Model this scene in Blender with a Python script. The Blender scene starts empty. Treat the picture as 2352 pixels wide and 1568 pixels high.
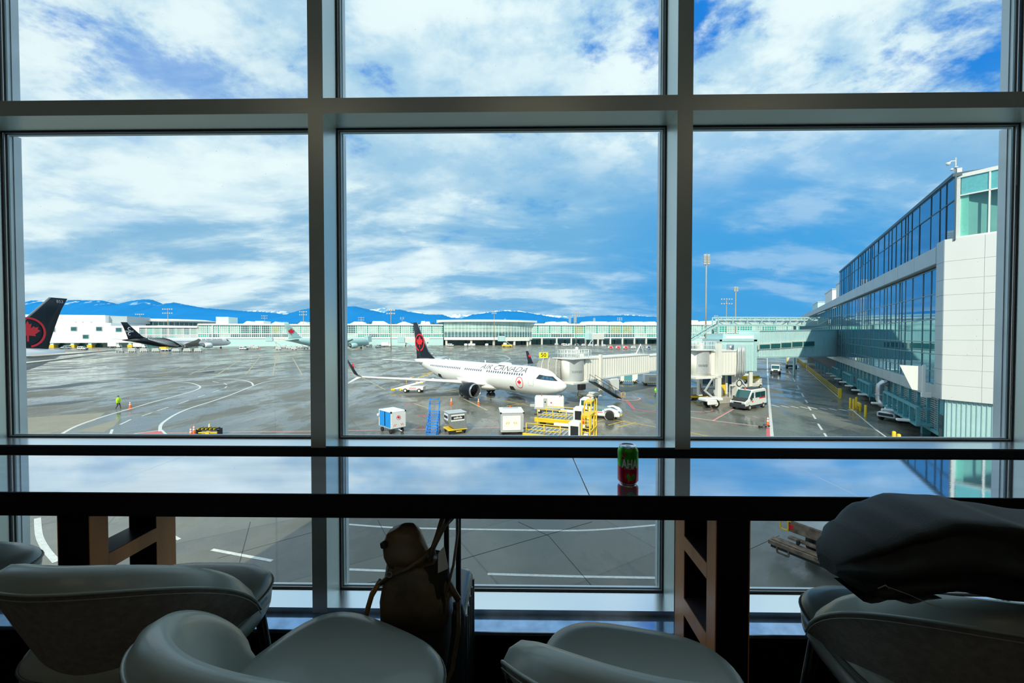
import bpy, bmesh, math, random
from mathutils import Vector, Matrix
R = math.radians
S = bpy.context.scene
COL = S.collection
EZ, AZ = 1.545, -8.455          # eye height over lounge floor, apron level
FP = 915.0
YAW, PIT = R(.877), R(-1.06)
# ---------------------------------------------------------------- camera
cam = bpy.data.cameras.new('camera'); co = bpy.data.objects.new('camera', cam); COL.objects.link(co)
cam.sensor_width = 36; cam.lens = 36*FP/2352; cam.clip_start = .05; cam.clip_end = 30000
co.location = (0, 0, EZ); co.rotation_euler = (R(90)+PIT, 0, YAW)
S.camera = co
# ---------------------------------------------------------------- world: procedural cloudy sky
W_ = bpy.data.worlds.new('world'); S.world = W_; W_.use_nodes = True
nt = W_.node_tree; nt.nodes.clear()
def N(t, **k):
    n = nt.nodes.new(t)
    for a, b in k.items(): setattr(n, a, b)
    return n
def L(a, b): nt.links.new(a, b)
def val(x):
    n = N('ShaderNodeValue'); n.outputs[0].default_value = x; return n.outputs[0]
def mth(op, a, b=None, c=None, clamp=False):
    n = N('ShaderNodeMath', operation=op, use_clamp=clamp)
    for i, v in enumerate((a, b, c)):
        if v is None: continue
        if isinstance(v, (int, float)): n.inputs[i].default_value = v
        else: L(v, n.inputs[i])
    return n.outputs[0]
def mixc(f, a, b):
    n = N('ShaderNodeMix', data_type='RGBA', clamp_factor=True)
    for v, k in ((f, 0), (a, 6), (b, 7)):
        if isinstance(v, (int, float)): n.inputs[k].default_value = v
        elif isinstance(v, tuple): n.inputs[k].default_value = (*v, 1)
        else: L(v, n.inputs[k])
    return n.outputs[2]
def ramp(v, a, b, lo=0., hi=1.):
    n = N('ShaderNodeMapRange', clamp=True, interpolation_type='SMOOTHSTEP')
    L(v, n.inputs[0])
    for i, x in enumerate((a, b, lo, hi)): n.inputs[i+1].default_value = x
    return n.outputs[0]
tc = N('ShaderNodeTexCoord'); sp = N('ShaderNodeSeparateXYZ'); L(tc.outputs['Generated'], sp.inputs[0])
X, Y, Z = sp.outputs
az = mth('ABSOLUTE', Z)
den = mth('ADD', az, .22)
cb = N('ShaderNodeCombineXYZ'); L(mth('DIVIDE', X, den), cb.inputs[0]); L(mth('DIVIDE', Y, den), cb.inputs[1]); cb.inputs[2].default_value = 3.1
def noise(vec, scale, det, rough, dist=0., stretch=None, off=(0, 0, 0)):
    mp = N('ShaderNodeMapping'); L(vec, mp.inputs[0]); mp.inputs['Location'].default_value = off
    mp.inputs['Scale'].default_value = stretch or (1, 1, 1)
    n = N('ShaderNodeTexNoise'); L(mp.outputs[0], n.inputs['Vector'])
    n.inputs['Scale'].default_value = scale; n.inputs['Detail'].default_value = det
    n.inputs['Roughness'].default_value = rough; n.inputs['Distortion'].default_value = dist
    return n.outputs[0]
big = noise(cb.outputs[0], .70, 4, .5, .2, off=(4.2, 1.3, 0))
mid = noise(cb.outputs[0], 1.7, 9, .60, .15, (1, 1.15, 1), (1.7, 8.1, 0))
fine = noise(cb.outputs[0], 4.4, 9, .62, .1, (1, 1.1, 1), (7.7, 2.1, 0))
lay = noise(cb.outputs[0], 1.5, 7, .58, .25, (.8, 1.5, 1), (3.3, 5.1, 0))
def blob(x, y, z, cosin, cosout):          # a broad bank of sky or cloud around a direction
    v = Vector((x, y, z)).normalized()
    n = N('ShaderNodeVectorMath', operation='DOT_PRODUCT'); L(tc.outputs['Generated'], n.inputs[0]); n.inputs[1].default_value = v
    return ramp(n.outputs['Value'], cosout, cosin)
dens = mth('ADD', mth('MULTIPLY', mid, .50), mth('ADD', mth('MULTIPLY', fine, .28), mth('MULTIPLY', big, .22)))
for (d, ci, co_, k) in (((.30, 1, .80), .997, .985, .085), ((-.95, 1, .66), .996, .98, .035), ((1.05, 1, .62), .998, .988, .05)):
    dens = mth('SUBTRACT', dens, mth('MULTIPLY', blob(*d, ci, co_), k))
clear = ramp(dens, .375, .45, 1., 0.)
blue = mixc(ramp(az, 0., .5), (.05, .33, .76), (.015, .20, .66))
shade = mixc(ramp(lay, .36, .62), (.22, .43, .66), (.50, .66, .79))
light = mixc(ramp(fine, .38, .62), (.42, .60, .77), (.76, .84, .88))
up = ramp(mth('ADD', az, mth('MULTIPLY', mid, .3)), .36, .60)
cloud = mixc(up, shade, light)
cloud = mixc(mth('MULTIPLY', ramp(big, .36, .56, 1., 0.), .55), cloud, (.26, .47, .68))
cloud = mixc(mth('MULTIPLY', ramp(mth('ADD', mth('MULTIPLY', fine, .5), mth('MULTIPLY', lay, .5)), .50, .62), .8), cloud, (.80, .86, .89))
sky = mixc(mth('MULTIPLY', clear, ramp(az, .12, .42, .25, 1.)), cloud, blue)
leftb = blob(-.50, 1, .10, .985, .82)
sky = mixc(mth('MULTIPLY', mth('MULTIPLY', leftb, ramp(lay, .40, .60)), .7), sky, (.78, .85, .88))
hz = blob(.14, 1, .12, .995, .93)
hz2 = blob(.62, 1, .07, .996, .90)
hz3 = blob(-.75, 1, .30, .99, .90)
sky = mixc(mth('MULTIPLY', hz3, mth('MULTIPLY', ramp(lay, .62, .42), .45)), sky, (.24, .44, .64))
sky = mixc(mth('MULTIPLY', hz, mth('ADD', .30, mth('MULTIPLY', ramp(lay, .60, .42), .40))), sky, (.12, .37, .66))
sky = mixc(mth('MULTIPLY', hz2, mth('ADD', .68, mth('MULTIPLY', ramp(lay, .6, .45), .25))), sky, (.045, .31, .68))
sky = mixc(ramp(Z, -.02, .0, 1., 0.), sky, (.16, .20, .22))
bg = N('ShaderNodeBackground'); L(sky, bg.inputs[0]); bg.inputs[1].default_value = 1.0
wo = N('ShaderNodeOutputWorld'); L(bg.outputs[0], wo.inputs[0])
# ---------------------------------------------------------------- sun
sd = bpy.data.lights.new('sun', 'SUN'); sd.energy = 3.6; sd.angle = R(.53); sd.color = (1, .89, .71)
so = bpy.data.objects.new('sun', sd); COL.objects.link(so)
SUNAZ, SUNEL = R(12.4), R(36.5)
dv = Vector((math.sin(SUNAZ)*math.cos(SUNEL), math.cos(SUNAZ)*math.cos(SUNEL), -math.sin(SUNEL)))
so.rotation_euler = dv.to_track_quat('-Z', 'Y').to_euler(); so.location = (-5, -20, 30)
S.view_settings.view_transform = 'Standard'; S.view_settings.look = 'None'
S.view_settings.exposure = 0.32; S.view_settings.gamma = 1; S.view_settings.use_curve_mapping = False

# ---------------------------------------------------------------- helpers
def ray(px, py):
    d = Vector(((px-1176)/FP, 1., -(py-784)/FP))
    d = Matrix.Rotation(PIT, 3, 'X') @ d
    return Matrix.Rotation(YAW, 3, 'Z') @ d
def G(px, py, z=AZ):
    d = ray(px, py); k = (z-EZ)/d.z; return Vector((d.x*k, d.y*k, z))
def P(px, py, yy):
    d = ray(px, py); k = yy/d.y; return Vector((d.x*k, yy, EZ+d.z*k))
def AD(a): return Vector((math.sin(R(a)), math.cos(R(a)), 0))
def WL(px, py, p0, a):
    d = ray(px, py); e = AD(a); det = -d.x*e.y+d.y*e.x
    k = (-p0[0]*e.y+p0[1]*e.x)/det
    return ((k*d.x-p0[0])*e.x+(k*d.y-p0[1])*e.y, EZ+k*d.z)

MATS = {}
def M(name, col=(.5, .5, .5), rough=.5, metal=0., spec=.5, var=.08, scale=6., bump=0., bscale=None, coat=0., stretch=None, rvar=0.):
    if name in MATS: return MATS[name]
    m = bpy.data.materials.new(name); m.use_nodes = True; t = m.node_tree; b = t.nodes['Principled BSDF']
    b.inputs['Roughness'].default_value = rough; b.inputs['Metallic'].default_value = metal
    b.inputs['Specular IOR Level'].default_value = spec; b.inputs['Coat Weight'].default_value = coat
    tcn = t.nodes.new('ShaderNodeTexCoord'); no = t.nodes.new('ShaderNodeTexNoise'); no.inputs['Scale'].default_value = scale; no.inputs['Detail'].default_value = 4
    src = tcn.outputs['Object']
    if stretch:
        mp = t.nodes.new('ShaderNodeMapping'); mp.inputs['Scale'].default_value = stretch; t.links.new(src, mp.inputs[0]); src = mp.outputs[0]
    t.links.new(src, no.inputs['Vector'])
    r = t.nodes.new('ShaderNodeValToRGB'); e = r.color_ramp.elements
    e[0].position = .3; e[1].position = .7
    e[0].color = (*[max(0, c*(1-var)) for c in col], 1); e[1].color = (*[min(1, c*(1+var)) for c in col], 1)
    t.links.new(no.outputs[0], r.inputs[0]); t.links.new(r.outputs[0], b.inputs['Base Color'])
    if rvar:
        mr = t.nodes.new('ShaderNodeMapRange'); t.links.new(no.outputs[0], mr.inputs[0]); mr.inputs[1].default_value = .35; mr.inputs[2].default_value = .65
        mr.inputs[3].default_value = max(0, rough-rvar); mr.inputs[4].default_value = rough+rvar; t.links.new(mr.outputs[0], b.inputs['Roughness'])
    if bump:
        n2 = t.nodes.new('ShaderNodeTexNoise'); n2.inputs['Scale'].default_value = bscale or scale*4; n2.inputs['Detail'].default_value = 5
        t.links.new(src, n2.inputs['Vector']); bp = t.nodes.new('ShaderNodeBump'); bp.inputs['Strength'].default_value = bump; bp.inputs['Distance'].default_value = .01
        t.links.new(n2.outputs[0], bp.inputs['Height']); t.links.new(bp.outputs[0], b.inputs['Normal'])
    MATS[name] = m; return m

def glass_mat(name, tint=(.93, .97, .96), refl=.012):
    m = bpy.data.materials.new(name); m.use_nodes = True; t = m.node_tree; t.nodes.clear()
    o = t.nodes.new('ShaderNodeOutputMaterial'); mx = t.nodes.new('ShaderNodeMixShader'); a = t.nodes.new('ShaderNodeBsdfTransparent'); g = t.nodes.new('ShaderNodeBsdfGlossy')
    a.inputs[0].default_value = (*tint, 1); g.inputs['Roughness'].default_value = .0; f = t.nodes.new('ShaderNodeLayerWeight'); pw = t.nodes.new('ShaderNodeMath'); pw.operation = 'POWER'; t.links.new(f.outputs['Facing'], pw.inputs[0]); pw.inputs[1].default_value = 5
    no = t.nodes.new('ShaderNodeTexNoise'); no.inputs['Scale'].default_value = 2
    mu = t.nodes.new('ShaderNodeMath'); mu.operation = 'MULTIPLY_ADD'; t.links.new(pw.outputs[0], mu.inputs[0]); mu.inputs[1].default_value = .9; mu.inputs[2].default_value = refl
    t.links.new(mu.outputs[0], mx.inputs[0]); t.links.new(a.outputs[0], mx.inputs[1]); t.links.new(g.outputs[0], mx.inputs[2]); t.links.new(mx.outputs[0], o.inputs[0])
    MATS[name] = m; return m

class MB:
    def __init__(s): s.v = []; s.f = []; s.sm = set()
    def add(s, vs, fs, smooth=False):
        k = len(s.v); s.v += [tuple(v) for v in vs]
        for f in fs:
            if smooth: s.sm.add(len(s.f))
            s.f.append(tuple(i+k for i in f))
        return s
    def bx(s, x0, x1, y0, y1, z0, z1, mat=None):
        vs = [Vector((x, y, z)) for z in (z0, z1) for y in (y0, y1) for x in (x0, x1)]
        if mat: vs = [mat @ v for v in vs]
        return s.add(vs, [(0, 2, 3, 1), (4, 5, 7, 6), (0, 1, 5, 4), (2, 6, 7, 3), (0, 4, 6, 2), (1, 3, 7, 5)])
    def cb(s, x0, x1, y0, y1, z0, z1, c=.02):          # chamfered box
        pr = []
        for (a, b, zz) in ((c, c, z0), (0, 0, z0+c), (0, 0, z1-c), (c, c, z1)):
            X0, X1, Y0, Y1 = x0+a, x1-a, y0+b, y1-b
            pr.append([(X0+c, Y0, zz), (X1-c, Y0, zz), (X1, Y0+c, zz), (X1, Y1-c, zz), (X1-c, Y1, zz), (X0+c, Y1, zz), (X0, Y1-c, zz), (X0, Y0+c, zz)])
        return s.loft(pr)
    def loft(s, rings, closed=True, caps=True, smooth=False):
        n = len(rings[0]); vs = [v for r in rings for v in r]; fs = []
        for i in range(len(rings)-1):
            for j in range(n if closed else n-1):
                a, b = i*n+j, i*n+(j+1) % n
                fs.append((a, b, b+n, a+n))
        k = len(s.f); s.add(vs, fs, smooth)
        if caps:
            o = len(s.v)-len(vs)
            s.f.append(tuple(o+j for j in reversed(range(n)))); s.f.append(tuple(o+(len(rings)-1)*n+j for j in range(n)))
        return s
    def tube(s, p, q, r, n=8, r2=None, smooth=True):
        p, q = Vector(p), Vector(q); d = (q-p)
        if d.length < 1e-9: return s
        d.normalize(); u = d.orthogonal().normalized(); w = d.cross(u); r2 = r if r2 is None else r2
        ra = [[c+(u*math.cos(2*math.pi*i/n)+w*math.sin(2*math.pi*i/n))*rr for i in range(n)] for c, rr in ((p, r), (q, r2))]
        return s.loft(ra, smooth=smooth)
    def path(s, pts, r, n=8, closed=False, rx=None):
        pts = [Vector(p) for p in pts]; m = len(pts); rings = []
        up = None
        for i, p in enumerate(pts):
            if closed: d = pts[(i+1) % m]-pts[i-1]
            else: d = pts[min(i+1, m-1)]-pts[max(i-1, 0)]
            d.normalize()
            if up is None: up = d.orthogonal().normalized()
            up = (up-d*up.dot(d)).normalized(); w = d.cross(up)
            rr = r[i] if isinstance(r, (list, tuple)) else r
            rings.append([p+(up*math.cos(2*math.pi*j/n)+w*math.sin(2*math.pi*j/n)*(rx or 1))*rr for j in range(n)])
        if closed: rings.append(rings[0]); return s.loft(rings, caps=False, smooth=True)
        return s.loft(rings, smooth=True)
    def bar(s, p, q, w, h, up=(0, 0, 1)):
        p, q = Vector(p), Vector(q); d = (q-p).normalized(); up = Vector(up)
        sd_ = d.cross(up)
        if sd_.length < 1e-4: sd_ = d.cross(Vector((1, 0, 0)))
        sd_.normalize(); u = sd_.cross(d)
        return s.loft([[c+sd_*a*w/2+u*b*h/2 for a, b in ((-1, -1), (1, -1), (1, 1), (-1, 1))] for c in (p, q)])
    def lathe(s, prof, n=24, o=(0, 0, 0), ax='z', caps=False, smooth=True):
        o = Vector(o); rings = []
        for r_, h in prof:
            ring = []
            for i in range(n):
                a = 2*math.pi*i/n; c, d = r_*math.cos(a), r_*math.sin(a)
                ring.append(o+Vector({'z': (c, d, h), 'x': (h, c, d), 'y': (d, h, c)}[ax]))
            rings.append(ring)
        return s.loft(rings, caps=caps, smooth=smooth)
    def prism(s, poly, a, b, plane='xz'):
        def pt(u, v, w): return {'xz': (u, w, v), 'xy': (u, v, w), 'yz': (w, u, v)}[plane]
        return s.loft([[pt(u, v, a) for u, v in poly], [pt(u, v, b) for u, v in poly]])
    def foil(s, secs, n=6):          # secs: (LE, TE, half thickness, normal)
        rings = []
        for le, te, th, nn in secs:
            le, te, nn = Vector(le), Vector(te), Vector(nn).normalized(); r = []
            prof = [(0, 0), (.04, .55), (.15, .9), (.4, 1), (.7, .6), (1, .04)]
            for c, t in prof: r.append(le+(te-le)*c+nn*th*t)
            for c, t in reversed(prof[1:]): r.append(le+(te-le)*c-nn*th*t)
            rings.append(r)
        return s.loft(rings, smooth=True)
    def mesh(s, name, mat, sub=False):
        me = bpy.data.meshes.new(name); me.from_pydata([tuple(v) for v in s.v], [], s.f); me.validate(); 
        bm = bmesh.new(); bm.from_mesh(me); bmesh.ops.recalc_face_normals(bm, faces=bm.faces); bm.to_mesh(me); bm.free()
        if len(me.polygons) == len(s.f):
            for i in s.sm: me.polygons[i].use_smooth = True
        if mat: me.materials.append(mat)
        return me
    def build(s, name, mat, parent=None, loc=None, smooth=None, bevel=0, subd=0, label=None, kind=None):
        me = s.mesh(name, mat)
        if smooth:
            for p in me.polygons: p.use_smooth = True
        o = bpy.data.objects.new(name, me); COL.objects.link(o)
        if parent: o.parent = parent
        if loc: o.location = loc
        if bevel:
            b = o.modifiers.new('b', 'BEVEL'); b.width = bevel; b.segments = 2; b.limit_method = 'ANGLE'; b.angle_limit = R(40)
        if subd:
            b = o.modifiers.new('s', 'SUBSURF'); b.levels = subd; b.render_levels = subd
        if label: o['label'] = label
        if kind: o['kind'] = kind
        return o
def inst(src, name, parent, loc=(0, 0, 0), rot=None, scale=None):
    o = bpy.data.objects.new(name, src.data if hasattr(src, 'data') and not isinstance(src, bpy.types.Mesh) else src)
    COL.objects.link(o); o.parent = parent; o.location = loc
    if rot: o.rotation_euler = rot
    if scale: o.scale = scale
    return o
def thing(name, label, cat, loc=(0, 0, 0), rz=0., group=None):
    o = bpy.data.objects.new(name, None); COL.objects.link(o); o.location = loc; o.rotation_euler = (0, 0, rz); o.empty_display_size = .2
    o['label'] = label; o['category'] = cat
    if group: o['group'] = group
    return o
def tag(o, label, cat, group=None, kind=None):
    o['label'] = label; o['category'] = cat
    if group: o['group'] = group
    if kind: o['kind'] = kind
    return o
KIDS = {}
def kids(o):
    return [c for c in bpy.data.objects if c.parent == o]
def dup(root, loc=None, rz=None, label=None, group=None):
    def cp(o, par, m):
        c = o.copy(); COL.objects.link(c)
        if par: c.parent = par
        for ch in m.get(o, ()): cp(ch, c, m)
        return c
    m = {}
    for o in COL.objects:
        if o.parent: m.setdefault(o.parent, []).append(o)
    c = cp(root, None, m)
    if loc is not None: c.location = loc
    if rz is not None: c.rotation_euler = (0, 0, rz)
    if label: c['label'] = label
    if group: c['group'] = group
    return c
def text_mesh(body, size, shear=0., extrude=0., bold=0.):
    cu = bpy.data.curves.new('t', 'FONT'); cu.body = body; cu.size = size; cu.shear = shear; cu.extrude = extrude; cu.offset = bold; cu.resolution_u = 3
    cu.align_x = 'CENTER'; cu.align_y = 'CENTER'
    ob = bpy.data.objects.new('t', cu); COL.objects.link(ob)
    dg = bpy.context.evaluated_depsgraph_get(); me = bpy.data.meshes.new_from_object(ob.evaluated_get(dg)); bpy.data.objects.remove(ob)
    return me
def flat_text(name, body, size, mat, parent, mtx, **k):
    me = text_mesh(body, size, **k); me.transform(mtx); me.materials.clear(); me.materials.append(mat)
    o = bpy.data.objects.new(name, me); COL.objects.link(o); o.parent = parent; return o
def frame(origin, xdir, zdir):       # matrix mapping text plane x,y to xdir, zdir
    x, y = Vector(xdir).normalized(), Vector(zdir).normalized(); z = x.cross(y)
    m = Matrix((x, y, z)).transposed().to_4x4(); m.translation = Vector(origin); return m
LEAF = [(0, 1), (.12, .72), (.28, .80), (.22, .38), (.44, .58), (.50, .46), (.78, .50), (.70, .30), (.90, .18), (.52, -.14), (.58, -.30), (.10, -.24), (.12, -.72), (-.12, -.72), (-.10, -.24)]
LEAF = LEAF + [(-x, y) for x, y in reversed(LEAF[1:12])]
LEAF = [p for i, p in enumerate(LEAF) if i not in (13, 14)] if False else LEAF
def leaf_poly(sc):
    right = [(.12, .72), (.28, .80), (.22, .38), (.44, .58), (.50, .46), (.78, .50), (.70, .30), (.90, .18), (.52, -.14), (.58, -.30), (.07, -.24), (.07, -.75)]
    return [(0, sc)]+[(x*sc, y*sc) for x, y in right]+[(-x*sc, y*sc) for x, y in reversed(right)]
# ================================================================ materials
m_alu = M('painted_aluminium', (.86, .98, .93), .32, .35, var=.03, scale=1.5)
m_sill = M('bright_sill_plate', (.88, .94, .97), .22, .85, var=.02, scale=1.5)
m_gask = M('black_rubber', (.012, .012, .014), .6)
m_spacer = M('silver_spacer', (.62, .62, .58), .35, .6)
m_outer = M('outer_cap_blue_grey', (.72, .80, .84), .4, .3)
m_glass = glass_mat('window_glass')
m_stone = M('polished_dark_stone', (.70, .75, .84), .03, .92, var=.10, scale=3., bump=.004, bscale=30, stretch=(1, 4, 1))
m_blk = M('black_laminate', (.008, .008, .008), .75, spec=.12)
m_copper = M('brown_veneer', (.82, .33, .12), .38, .0, var=.25, scale=8, stretch=(1, 1, .15))
m_floor = M('dark_floor', (.020, .019, .018), .6, var=.5, scale=60)
m_ledge = M('ledge_stone', (.30, .48, .75), .10, .7, var=.2, scale=20)
m_wall = M('room_wall', (.30, .28, .25), .8)
m_ceil = M('room_ceiling', (.55, .54, .52), .8)
m_white = M('white_paint', (.80, .81, .80), .45, var=.03)
m_white2 = M('off_white_paint', (.74, .73, .67), .5, var=.05)
m_mint = M('pale_mint_panel', (.50, .72, .74), .5, var=.04, scale=1)
m_teal = M('teal_steel', (.10, .34, .40), .45, .1, var=.1)
m_steelt = M('light_teal_steel', (.42, .64, .66), .45, .1, var=.06)
m_conc = M('concrete', (.42, .40, .36), .85, var=.12, scale=3, bump=.2)
m_yel = M('yellow_paint', (.86, .56, .02), .45, var=.07)
m_orange = M('orange_plastic', (.90, .12, .02), .45)
m_red = M('red_paint', (.78, .02, .03), .4)
m_blk2 = M('black_rubber_tyre', (.018, .018, .018), .75)
m_dk = M('dark_metal', (.035, .037, .04), .45, .5)
m_grey = M('grey_metal', (.30, .32, .33), .4, .6, var=.12)
m_lgrey = M('light_grey_metal', (.55, .57, .58), .4, .3, var=.06)
m_navy = M('midnight_black_paint', (.008, .013, .022), .35, spec=.25)
m_plane = M('gloss_white_paint', (.86, .86, .85), .28, coat=.6, var=.015, scale=.6)
m_dglass = M('dark_glass', (.012, .03, .04), .05, .0, spec=1., var=.2)
m_blue = M('blue_paint', (.01, .24, .80), .5)
m_bluec = M('blue_curtain', (.01, .27, .75), .6, var=.2, scale=3, stretch=(8, 8, .4))
m_text = M('black_lettering', (.03, .035, .045), .5)
m_silver = M('polished_metal', (.55, .57, .60), .25, .9, var=.04)

def struct(o): o['kind'] = 'structure'; return o
# ================================================================ room shell
YF, YG = 1.652, 1.775
XR = [P(728.5, 700, YF).x+(i-1)*1.52 for i in range(-1, 6)]     # mullion centres
zs = [.388, 1.075, 2.52, 3.9]; zb = [.20, 1.012, 2.457, 3.83]
x0r, x1r = XR[0], XR[-1]
struct(MB().bx(x0r, x1r, -7, 1.56, -.3, 0).build('floor', m_floor))
struct(MB().bx(x0r, x1r, -7, 1.94, 4.0, 4.2).build('ceiling', m_ceil))
struct(MB().bx(x0r-.2, x0r, -7, 1.95, 0, 4.0).build('wall_left', m_wall))
struct(MB().bx(x1r, x1r+.2, -7, 1.95, 0, 4.0).build('wall_right', m_wall))
struct(MB().bx(x0r, x1r, -7.2, -7, 0, 4.0).build('wall_back', m_wall))
struct(MB().bx(x0r, x1r, 1.56, 1.79, -.3, .35).build('wall_front', m_blk))
struct(MB().cb(x0r, x1r, 1.555, 1.665, .350, .366, .002).build('trim_1', m_ledge))
for i, x in enumerate(XR):
    struct(MB().bx(x-.0315, x+.0315, YF, YG, .366, 3.95).build('trim_%d' % (2+i), m_alu))
k = 20
for j in range(4):
    for i in range(len(XR)-1):
        struct(MB().bx(XR[i]+.0315, XR[i+1]-.0315, YF+(0.0005 if j != 2 else 0), YG, zb[j], zs[j]).build('trim_%d' % k, m_sill if j < 2 else m_alu)); k += 1
rnd = random.Random(5)
drop = MB().lathe([(0.0001, 0), (.0010, .0004), (.0015, .0011), (.0016, .0018)], 6, ax='y').mesh('drop', glass_mat('water_drop', (.80, .86, .90), .30))
k = 1
for j in range(3):
    for i in range(len(XR)-1):
        a, b, c, d = XR[i]+.0315, XR[i+1]-.0315, zs[j], zb[j+1]
        w = thing('window_%d' % k, 'lounge window pane', 'window', (0, 0, 0)); del w['label'], w['category']; struct(w)
        def ring(m, x0, x1, z0, z1, t, y0, y1):
            m.bx(x0, x1, y0, y1, z0, z0+t); m.bx(x0, x1, y0, y1, z1-t, z1); m.bx(x0, x0+t, y0, y1, z0+t, z1-t); m.bx(x1-t, x1, y0, y1, z0+t, z1-t); return m
        g = ring(MB(), a, b, c, d, .004, YG-.004, YG+.002); ring(g, a+.0075, b-.0075, c+.0065, d-.0065, .0025, YG+.008, YG+.014); g.build('gasket', m_gask, w)
        ring(MB(), a+.003, b-.003, c+.003, d-.003, .005, YG+.003, YG+.008).build('spacer', m_spacer, w)
        ring(MB(), a+.004, b-.004, c+.002, d-.002, .008, YG+.018, YG+.030).build('outer_frame', m_outer, w)
        MB().bx(a+.005, a+.016, YG+.031, YG+.06, c+.002, d-.002).bx(b-.016, b-.005, YG+.031, YG+.06, c+.002, d-.002).build('outer_jamb', m_outer, w)
        MB().bx(a+.002, b-.002, YG+.0148, YG+.0168, c+.002, d-.002).build('glass_pane', m_glass, w)
        if 1 <= i <= 4:
            r = MB(); dd = [(v.co.x, v.co.y, v.co.z) for v in drop.vertices]; ff = [tuple(p.vertices) for p in drop.polygons]
            for q in range(70 if j == 1 else 45):
                X_, Z_, s_ = rnd.uniform(a+.03, b-.03), rnd.uniform(c+.03, d-.03), rnd.uniform(.35, 1.1)
                r.add([(X_+x*s_, YG+.0168+(.0018-y)*s_, Z_+z*s_*1.2) for x, y, z in dd], ff, True)
            o = r.build('raindrops', drop.materials[0], w); o['kind'] = 'stuff'
        k += 1
# ceiling lamps of the lounge
for i, (x, y) in enumerate([(-2.2, -1.5), (0.2, -1.5), (2.6, -1.5), (-1, -4), (1.6, -4)]):
    l = bpy.data.lights.new('downlight', 'AREA'); l.shape = 'DISK'; l.size = 1.3; l.energy = 2.0; l.color = (1, .82, .58)
    o = bpy.data.objects.new('downlight', l); COL.objects.link(o); o.location = (x, y, 3.97)
# own building around the lounge
BX0, BX1 = -15.3, 60
bs = MB().bx(BX0, BX1, -40, 1.95, 4.25, 9.6); bs.bx(BX0, BX1, -40, 1.95, AZ, -.35); bs.bx(BX0, x0r-.25, -40, 1.95, -.35, 4.25); bs.bx(x1r+.25, BX1, -40, 1.95, -.35, 4.25); bs.bx(x0r-.25, x1r+.25, -40, -7.25, -.35, 4.25)
struct(bs.build('wall_outer', M('lounge_building_cladding', (.5, .55, .56), .6)))

# ================================================================ ground
gm = bpy.data.materials.new('wet_apron_concrete'); gm.use_nodes = True; nt = gm.node_tree; pb = nt.nodes['Principled BSDF']
tc = N('ShaderNodeTexCoord'); ob = tc.outputs['Object']
n1 = noise(ob, .035, 6, .6); n2 = noise(ob, .16, 8, .68, .6, (1, .45, 1), (31, 7, 0)); n3 = noise(ob, 1.6, 5, .6); n4 = noise(ob, .06, 7, .6, 1.2, (1, .35, 1), (5, 91, 0)); n5 = noise(ob, 9., 3, .6)
br = N('ShaderNodeTexBrick'); mp = N('ShaderNodeMapping'); L(ob, mp.inputs[0]); mp.inputs['Rotation'].default_value = (0, 0, R(-31.7)); L(mp.outputs[0], br.inputs['Vector'])
br.inputs['Scale'].default_value = 1; br.inputs['Brick Width'].default_value = 7.6; br.inputs['Row Height'].default_value = 6.1; br.inputs['Mortar Size'].default_value = .05; br.offset = 0
br.inputs['Color1'].default_value = (.80, .80, .80, 1); br.inputs['Color2'].default_value = (1.18, 1.18, 1.18, 1); br.inputs['Mortar'].default_value = (.62, .62, .62, 1); br.inputs['Mortar Smooth'].default_value = .3
base = mixc(ramp(n1, .35, .65), (.120, .123, .104), (.188, .184, .152))
base = mixc(mth('MULTIPLY', ramp(n2, .44, .62), .6), base, (.084, .088, .074))
base = mixc(mth('MULTIPLY', ramp(n4, .56, .66), .45), base, (.33, .32, .27))
base = mixc(mth('MULTIPLY', ramp(n3, .3, .7), .25), base, (.12, .12, .11))
mu = N('ShaderNodeMix', data_type='RGBA', blend_type='MULTIPLY'); mu.inputs[0].default_value = .8; L(base, mu.inputs[6]); L(br.outputs[0], mu.inputs[7])
L(mu.outputs[2], pb.inputs['Base Color'])
wet = mth('MULTIPLY', ramp(n2, .42, .56), ramp(n3, .15, .5))
L(mth('SUBTRACT', .55, mth('MULTIPLY', wet, .43)), pb.inputs['Roughness']); pb.inputs['Specular IOR Level'].default_value = .5
bp = N('ShaderNodeBump'); bp.inputs['Strength'].default_value = .12; bp.inputs['Distance'].default_value = .02; L(n5, bp.inputs['Height']); L(bp.outputs[0], pb.inputs['Normal'])
g = MB().bx(-6000, 6000, 2.6, 14000, AZ-1, AZ); ground = struct(g.build('ground', gm))

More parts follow.
